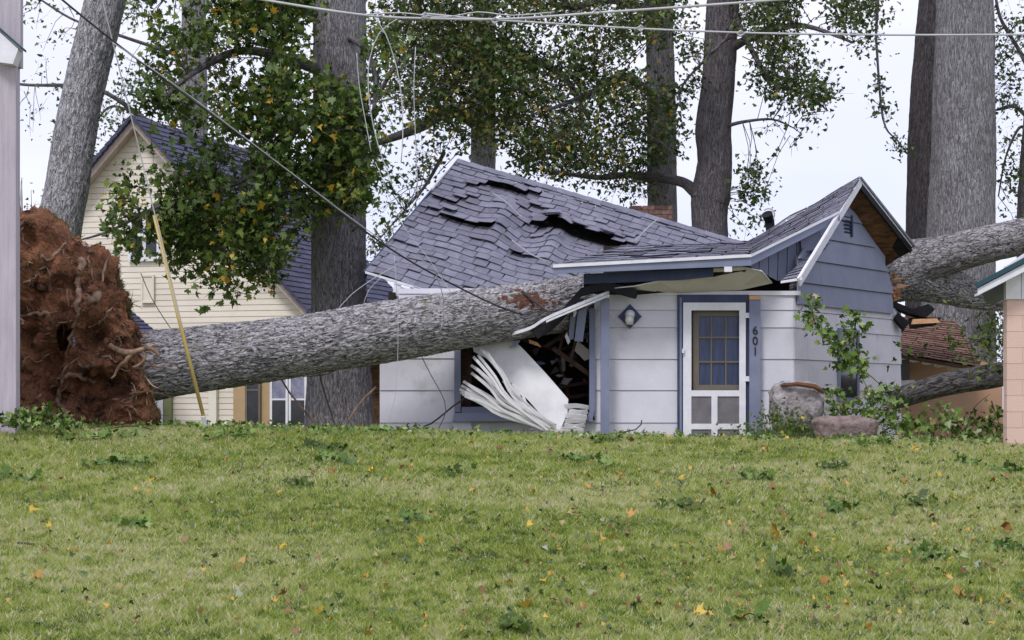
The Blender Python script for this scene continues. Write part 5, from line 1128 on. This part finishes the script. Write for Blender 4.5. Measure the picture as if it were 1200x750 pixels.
cable('loose_wire', 'second pale wire curving from the roof corner to the log top', [(446, 326), (432, 340), (425, 360)], 28.3, .004, M['wire'])
cable('loose_wire', 'dark hair-thin wire drooping over the cream siding to the log', [(165, 320), (178, 350), (200, 385), (212, 400)], 28.5, .006, M['wiredark'])
cable('loose_wire', 'faint wire crossing the open sky beside the roof peak', [(440, 190), (470, 260), (500, 300), (530, 345)], 27.5, .004, M['wire'])
gy = thing('guy_wire', 'steel guy wire with yellow plastic guard slanting to the lawn before the log', 'guy wire', P(241, 500, 27))
m_ = MB(); m_.tube([P(96, -60, 25.8), P(120, 0, 26), P(168, 195, 26.6), P(240, 498, 27)], .009, 6); part('wire', m_, M['wire'], gy)
m_ = MB(); m_.tube([P(181, 252, 26.7), P(210, 375, 26.85), P(239, 490, 26.98)], .024, 10); part('guard', m_, M['yellowtube'], gy, smooth=True)
m_ = MB(); m_.tube([P(238, 488, 26.95), P(241, 503, 27)], .03, 8); part('anchor', m_, M['metal'], gy)
# ------------------------------------------------------------------ leafy broken branches
def sprig(name, label, cat, stems, cl, nl, rad, mat_='leaf', size=.1, seed=1, grp=None, yel=.05, ground=False, flat=False, sr=.012):
    r = np.random.default_rng(seed); st = [[P(*p) for p in s_] for s_ in stems]; base = min((p for s_ in st for p in s_), key=lambda p: p.z) if st else P(*cl[0])
    t = thing(name, label, cat, base, grp); m = MB()
    for s_ in st:
        pt, rr_ = spline(s_, list(np.linspace(sr, sr * .3, len(s_))), .08); m.tube(pt, rr_, 5)
    pos = []
    for c in cl:
        cc = P(*c[:3]); q_ = np.array(cc) + r.normal(0, 1, (nl, 3)) * np.array([rad, rad * .7, rad * (.35 if flat else .8)]); pos.append(q_)
        if st:
            nr = min((p for s_ in st for p in s_), key=lambda p: (p - cc).length); m.tube([nr, (nr + cc) / 2 + Vector((0, 0, .03)), cc], [.006, .005, .003], 4)
    pos = np.concatenate(pos)
    if ground: g0 = gz(pos[:, 0], pos[:, 1]); pos[:, 2] = np.maximum(pos[:, 2], g0 + .012)
    if st: part('stem', m, M['twig'], t)
    V, f = leaf_mesh(pos, size, LEAF, r=r, spread=1.1); ti = np.clip(r.normal(.45, .22, len(pos)), 0, .92); ti = np.where(r.random(len(pos)) < yel, .98, ti)
    link('leaves', V, f, M[mat_], t, tint=ti); return t
sprig('hanging_branch', 'leafy branch hanging down over the corner of the white side wall', 'branch', [[(950, 345, 29.4), (953, 372, 29.4), (965, 395, 29.5), (985, 412, 29.6), (1000, 430, 29.6), (1015, 452, 29.5), (1020, 480, 29.3)], [(1003, 374, 29.7), (1000, 400, 29.7), (995, 425, 29.6)], [(1005, 432, 29.6), (1022, 442, 29.5), (1035, 455, 29.4)]],
      [(952, 352, 29.4), (950, 368, 29.4), (955, 378, 29.4), (962, 388, 29.4), (975, 396, 29.5), (984, 404, 29.5), (994, 398, 29.6), (1002, 372, 29.6), (1001, 385, 29.6), (990, 414, 29.6), (1000, 424, 29.6), (1008, 420, 29.6), (984, 422, 29.6), (1006, 430, 29.5)], 24, .09, 'leaffresh', .1, 41)
sprig('fallen_branch', 'large heap of broken leafy branches piled behind the low rock', 'branch', [[(1010, 505, 29), (1030, 480, 29.2), (1050, 460, 29.4)], [(1010, 505, 29), (985, 485, 29), (975, 465, 29)], [(1035, 505, 29), (1060, 495, 29.2), (1085, 500, 29)]],
      [(978, 462, 29.2), (985, 475, 29.1), (975, 480, 29.1), (998, 480, 29), (1012, 490, 29), (1020, 470, 29.2), (1032, 460, 29.3), (1040, 475, 29.2), (1050, 462, 29.4), (1046, 486, 29.1), (1030, 492, 29), (1060, 497, 29), (1075, 498, 29), (1066, 503, 28.8), (1010, 500, 28.9), (1085, 503, 28.8)], 28, .13, 'leaffresh', .1, 42, ground=True)
sprig('fallen_branch', 'pale-leaved branch heap between the low limb and the pink building', 'branch', [[(1130, 512, 29), (1140, 480, 29.3), (1160, 462, 29.5)], [(1130, 512, 29), (1110, 490, 29.2), (1100, 478, 29.3)], [(1162, 470, 29.3), (1172, 500, 29)]],
      [(1108, 482, 29.4), (1115, 495, 29.2), (1105, 505, 29), (1125, 500, 29.1), (1165, 488, 29.2), (1170, 500, 29), (1155, 505, 29), (1140, 510, 28.9), (1172, 512, 28.8), (1160, 495, 29.1), (1150, 500, 29)], 24, .12, 'leaffresh', .1, 43, ground=True)
sprig('fallen_branch', 'leafy spray lying across the brown roof beside the log', 'branch', [[(1175, 420, 32), (1150, 400, 32.3), (1120, 380, 32.6)], [(1150, 400, 32.3), (1110, 405, 32.6)], [(1055, 410, 32), (1075, 420, 32)]],
      [(1160, 405, 32.2), (1150, 415, 32), (1168, 420, 32), (1140, 400, 32.3), (1122, 385, 32.5), (1112, 402, 32.6), (1130, 398, 32.4), (1155, 392, 32.3), (1170, 400, 32.1), (1145, 425, 32), (1062, 412, 32), (1165, 432, 31.8), (1175, 412, 32)], 10, .15, 'leaf', .1, 44)
sprig('fallen_branch', 'low leafy twigs at the foot of the pale post at left', 'branch', [[(2, 500, 24.6), (30, 488, 24.8), (60, 485, 25)]], [(5, 492, 24.7), (15, 490, 24.7), (30, 488, 24.8), (42, 492, 24.9), (52, 480, 25), (60, 490, 25), (70, 496, 25), (22, 498, 24.6), (85, 497, 25)], 26, .1, 'leaffresh', .085, 45, ground=True, flat=True)
_ys = np.arange(11.0, 27.5, .06)
def gpt(px, py):  # ground point under a pixel
    xx_ = (px - 600) / F * _ys; zz_ = gz(xx_, _ys); k_ = np.argmax(zz_ >= CZ + (HY - py) / F * _ys)
    if zz_[k_] < CZ + (HY - py) / F * _ys[k_]: k_ = len(_ys) - 1
    return Vector((float(xx_[k_]), float(_ys[k_]), float(zz_[k_])))
ssp = [((70, 518), (160, 515), 9, 'leaffresh', 'low spray of fallen green leaves at upper left of the lawn'), ((100, 549), (175, 545), 7, 'leaffresh', 'pale green leaf spray at left of the lawn'),
       ((365, 527), (408, 532), 7, 'leaf', 'dark green leaf sprig left of the centre lawn'), ((340, 572), (368, 573), 5, 'leaf', 'small dark leaf sprig below the other dark sprig'),
       ((655, 540), (715, 548), 8, 'leaffresh', 'mid green leaf spray on the lawn before the crushed window'), ((960, 553), (990, 550), 6, 'leaf', 'dark green sprig on the lawn in front of the low rock'),
       ((975, 602), (1005, 598), 4, 'leaffresh', 'green and white sprig on the right half of the lawn'), ((525, 560), (548, 558), 4, 'leaf', 'small dark sprig in the upper middle lawn'),
       ((785, 600), (810, 596), 4, 'leaf', 'small dark sprig right of lawn centre'), ((590, 742), (620, 744), 4, 'leaf', 'dark leaf pair at the bottom edge centre'),
       ((1170, 650), (1200, 648), 5, 'leaffresh', 'large light green leaves at the right edge of the lawn'), ((1160, 555), (1195, 556), 5, 'leaffresh', 'green sprig near the pink building foot'), ((0, 566), (40, 566), 5, 'leaffresh', 'faint sprig at the left edge of the lawn'), ((1065, 595), (1095, 592), 4, 'leaf', 'low dark sprig among orange leaves at right'), ((865, 730), (890, 728), 2, 'leaffresh', 'bluish green leaf low right of centre'),
       ((375, 540), (412, 548), 10, 'leaffresh', 'largest bright green leaf clump just right of the dark left centre sprig'), ((870, 565), (900, 563), 5, 'leaffresh', 'green clump beside the brown leaf right of the door'), ((1000, 525), (1040, 523), 6, 'leaffresh', 'green scraps on the lawn crest beyond the low rock'),
       ((240, 518), (290, 512), 6, 'leaffresh', 'low green clump on the crest under the log near the yellow guard'), ((425, 512), (465, 510), 6, 'leaffresh', 'light green leaves on the crest at the left foot of the white wall'), ((1120, 545), (1150, 548), 5, 'leaffresh', 'sprig at the upper right corner of the lawn'),
       ((690, 522), (730, 520), 5, 'leaf', 'dark leaf scraps near the foot of the left blue post'), ((470, 615), (490, 612), 3, 'leaffresh', 'small light green sprig left of the lawn centre'), ((1080, 660), (1110, 655), 4, 'leaffresh', 'small green sprig in the lower right part of the lawn'), ((900, 680), (925, 678), 3, 'leaf', 'dark sprig between lower centre and right'), ((150, 620), (172, 622), 3, 'leaffresh', 'faint green sprig in the left middle lawn')]
for i, (a, b, n, mt, lab) in enumerate(ssp):
    A, B = gpt(*a), gpt(*b); t = thing('leaf_sprig', lab, 'leaf sprig', A, 'torn leaf sprigs scattered on the lawn'); m_ = MB()
    m_.tube([A + Vector((0, 0, .02)), A.lerp(B, .5) + Vector((0, 0, .05)), B + Vector((0, 0, .025))], [.006, .005, .003], 5); part('stem', m_, M['twig'], t)
    r = np.random.default_rng(100 + i); n = int(n * 2.2); k = r.random(n * 3); pos = np.array([A.lerp(B, float(q_)) for q_ in k]) + r.normal(0, .05, (n * 3, 3)) * np.array([1, 1.6, 0]); pos[:, 2] = gz(pos[:, 0], pos[:, 1]) + r.uniform(.015, .085, n * 3)
    V, f = leaf_mesh(pos, .088, LEAF, up=(0, -.5, .9), spread=.6, r=r, flat=True); link('leaves', V, f, M[mt], t, tint=np.clip(r.normal(.4, .2, n * 3), 0, .9))
# individual fallen leaves
def leafobj(px, py, mat_, size, lab, seed):
    r = np.random.default_rng(seed); g_ = gpt(px, py); V, f = leaf_mesh(np.array([[g_.x, g_.y, g_.z + .03]]), np.array([size]), LEAF, up=(0, -.5, .9), spread=.55, r=r, flat=True, fold=r.uniform(.4, 1.3), crumple=.22)
    o = link('fallen_leaf', V, f, M[mat_], loc=tuple(g_), tint=[r.random()]); tagp(o, lab, 'leaf', 'single fallen leaves on the lawn')
spec = [(182, 567, 'leafy', .12, 'bright yellow leaf on the upper left lawn'), (36, 603, 'leafy', .10, 'yellow leaf near the left edge, upper of two'), (59, 623, 'leafy', .07, 'small yellow leaf just right of the left edge leaf'),
        (48, 681, 'leafo', .1, 'orange leaf near the bottom left'), (335, 646, 'leafy', .09, 'yellow leaf left of the bottom centre'), (288, 665, 'leafo', .11, 'flat orange-tan leaf at lower left'), (370, 724, 'leafy', .09, 'yellow leaf at bottom between left and centre'),
        (908, 636, 'leafy', .14, 'largest bright yellow leaf, right of centre'), (738, 611, 'leafo', .12, 'orange leaf in the centre right lawn'), (620, 713, 'leafy', .1, 'yellow leaf near the bottom centre'), (636, 688, 'leafy', .07, 'small yellow leaf above the bottom centre one'),
        (803, 565, 'leafy', .12, 'yellow leaf in the upper right lawn by orange leaves'), (841, 583, 'leafo', .11, 'orange leaf right of the yellow one in the upper right lawn'), (728, 563, 'leafo', .11, 'rusty orange leaf before the door'), (690, 576, 'leafo', .09, 'small orange leaf left of the rusty one'),
        (900, 576, 'leafb', .1, 'brown leaf beside green bits at right'), (1068, 531, 'leafy', .12, 'pale yellow leaf behind, near the leafy heap'), (1090, 594, 'leafy', .08, 'small bright yellow leaf beside the low sprig at right'), (1100, 562, 'leafy', .08, 'yellow leaf in the upper right corner of the lawn'),
        (1062, 567, 'leafo', .1, 'tan orange leaf at right'), (1160, 568, 'leafo', .09, 'orange leaf near the right edge'), (1182, 563, 'leafb', .09, 'brown leaf near the pink wall foot'), (1110, 612, 'leafb', .1, 'brown leaf, right part of the lawn'), (1088, 611, 'leafb', .09, 'darker brown leaf next to the brown one at right'),
        (1175, 628, 'leafo', .14, 'long tan leaf at the right edge'), (950, 632, 'leafo', .1, 'dull orange leaf right of the largest yellow one'), (855, 650, 'leafb', .11, 'reddish brown leaf below the largest yellow one'), (964, 690, 'leafo', .09, 'orange leaf at lower right'),
        (813, 725, 'leafy', .1, 'yellow leaf at the bottom, right of centre'), (1130, 700, 'leafo', .12, 'orange-brown leaf in the lower right corner'), (620, 582, 'leafy', .09, 'yellow leaf in the middle upper lawn'), (555, 580, 'leafy', .09, 'flat yellow leaf left of the middle one'),
        (620, 619, 'leafy', .09, 'mustard leaf at the lawn centre'), (644, 634, 'leafo', .07, 'tiny rust leaf at the lawn centre'), (230, 543, 'leafo', .09, 'peach coloured leaf at upper left'), (264, 544, 'leafo', .08, 'orange leaf right of the peach one'), (555, 523, 'leafy', .12, 'yellow leaf by the house foot'),
        (582, 530, 'leafb', .11, 'rusty leaf by the house foot'), (469, 553, 'leafb', .09, 'dark red leaf left of centre'), (484, 551, 'leafo', .08, 'pink-tan leaf next to the dark red one'), (338, 566, 'leafb', .08, 'dark red leaf above the small dark sprig'), (390, 558, 'leafo', .09, 'orange leaf beside the dark green sprig'),
        (292, 611, 'leafy', .07, 'small yellow leaf in the left middle lawn'), (130, 644, 'leafy', .05, 'tiny pale yellow leaf at left'), (488, 732, 'leafp', .11, 'pale green leaf at the bottom'), (640, 650, 'leafp', .09, 'pale leaf near the lawn centre'), (257, 602, 'leafp', .08, 'whitish leaf in the left middle lawn'),
        (893, 536, 'leafb', .12, 'round brown leaf behind near the boulders'), (1010, 558, 'leafp', .09, 'pale leaf below the low rock'), (1062, 640, 'leafp', .08, 'pale lilac leaf low at right'), (960, 610, 'leafb', .08, 'brown leaf at right of centre'), (438, 555, 'leafy', .08, 'dull yellow leaf left of centre'),
        (648, 531, 'leafb', .1, 'brown curled leaf before the white heap'), (742, 521, 'leafb', .1, 'brown leaf lying before the post'), (1180, 592, 'leafb', .08, 'small brown leaf at the right edge'), (1145, 668, 'leafp', .1, 'pale curled leaf at lower right'), (285, 700, 'leafp', .09, 'pale leaf at lower left of centre')]
for i, s_ in enumerate(spec): leafobj(s_[0], s_[1], s_[2], s_[3] * .85, s_[4], 300 + i)
# litter (uncountable small leaf bits)
n = 3600; py = 506 + 244 * rng.random(n) ** 1.7; px = rng.uniform(-30, 1230, n); keepm = rng.random(n) < .35 + .65 * np.clip((px - 300) / 800, 0, 1); px = px[keepm]; py = py[keepm]
pp = np.array([gpt(float(a), float(b)) for a, b in zip(px, py)]); pp[:, 2] += rng.uniform(.02, .045, len(pp)); V, f = leaf_mesh(pp, rng.uniform(.02, .065, len(pp)), LEAF, up=(0, -.3, 1.0), spread=.7, flat=True, fold=1.0)
tl = rng.choice([.05, .2, .35, .5, .52, .65, .8, .95], len(pp), p=[.17, .24, .12, .06, .03, .18, .08, .12]); tagp(link('leaf_litter', V, f, M['litter'], tint=tl), 'small torn leaf bits strewn over the lawn', 'leaf litter', kind='stuff')
# crest weeds along the house foot
n = 3600; wx = rng.uniform(-7, 7.4, n); wy = rng.uniform(25.6, 28.6, n); dn = fbm(np.stack([wx * 1.3, wy, 0 * wx], 1), 3, 55); k = dn > .5; wx, wy = wx[k], wy[k]
pp = np.stack([wx, wy, gz(wx, wy) + rng.uniform(.02, .1, len(wx))], 1); V, f = leaf_mesh(pp, .065, LEAF_S, up=(0, -.3, .8)); tagp(link('weeds', V, f, M['leaffresh'], tint=np.clip(rng.normal(.5, .25, len(pp)), 0, 1)), 'low weeds and leaf scraps along the foot of the houses', 'weeds', kind='stuff')
cs = []
for (a, b, d, nn_) in ((905, 492, 28.6, 120), (920, 498, 28.4, 130), (940, 500, 28.3, 120), (890, 503, 28.6, 90), (960, 498, 28.6, 60), (1045, 508, 28.6, 60), (905, 480, 28.7, 50), (925, 486, 28.55, 60), (875, 506, 28.6, 40)):
    cs.append(np.array(P(a, b, d)) + rng.normal(0, 1, (nn_, 3)) * np.array([.14, .12, .07]))
pp = np.concatenate(cs); V, f = leaf_mesh(pp, .05, LEAF_S, up=(0, -.3, .8)); tagp(link('ground_ivy', V, f, M['weed'], tint=np.where(rng.random(len(pp)) < .06, 1, rng.random(len(pp)) * .8)), 'yellow-green weeds growing round the grey boulder', 'weeds', kind='stuff')
n = 1500; wx = rng.normal(P(930, 0, 28.4).x, .35, n); wy = rng.uniform(28.1, 28.7, n); z = gz(wx, wy); h = rng.uniform(.1, .34, n); a = rng.normal(0, .12, (n, 2))
V = np.stack([np.stack([wx - .004, wy, z], 1), np.stack([wx + .004, wy, z], 1), np.stack([wx + a[:, 0], wy + a[:, 1], z + h], 1)], 1).reshape(-1, 3)
tagp(link('tall_grass', V, np.arange(3 * n).reshape(-1, 3), M['weed'], tint=rng.random(n) * .8), 'tall uncut grass in front of the grey boulder', 'grass', kind='stuff')
m_ = MB(); m_.tube([P(915, 452, 28.7), P(935, 450, 28.6), P(955, 453, 28.6), (P(966, 460, 28.6))], [.02, .03, .035, .03], 8); single('red_stick', m_, M['ply'], 'reddish broken branch lying on top of the grey boulder', 'stick')
for i, pts_ in enumerate(([(110, 515), (130, 504), (160, 501), (180, 506)], [(700, 512), (745, 505), (752, 494)], [(20, 640), (40, 641)], [(1070, 700), (1100, 694)], [(1180, 590), (1196, 597)])):
    m_ = MB(); cc = []
    for j, p in enumerate(pts_):
        q_ = gpt(p[0], max(p[1], 516)) if i > 1 else P(p[0], p[1], 25.8 if i == 0 else 29); cc.append(q_ + Vector((0, 0, .02)))
    m_.tube(spline(cc, [.01] * len(cc), .1)[0], .009, 5); single('stick', m_, M['twig'], ['arched dark twig before the root ball', 'thin dark twig poking up before the white wall', 'short dark stick at the left edge of the lawn', 'short dark stick at the lower right', 'pale stick at the right edge below the pink building'][i], 'stick', 'loose sticks on the lawn')
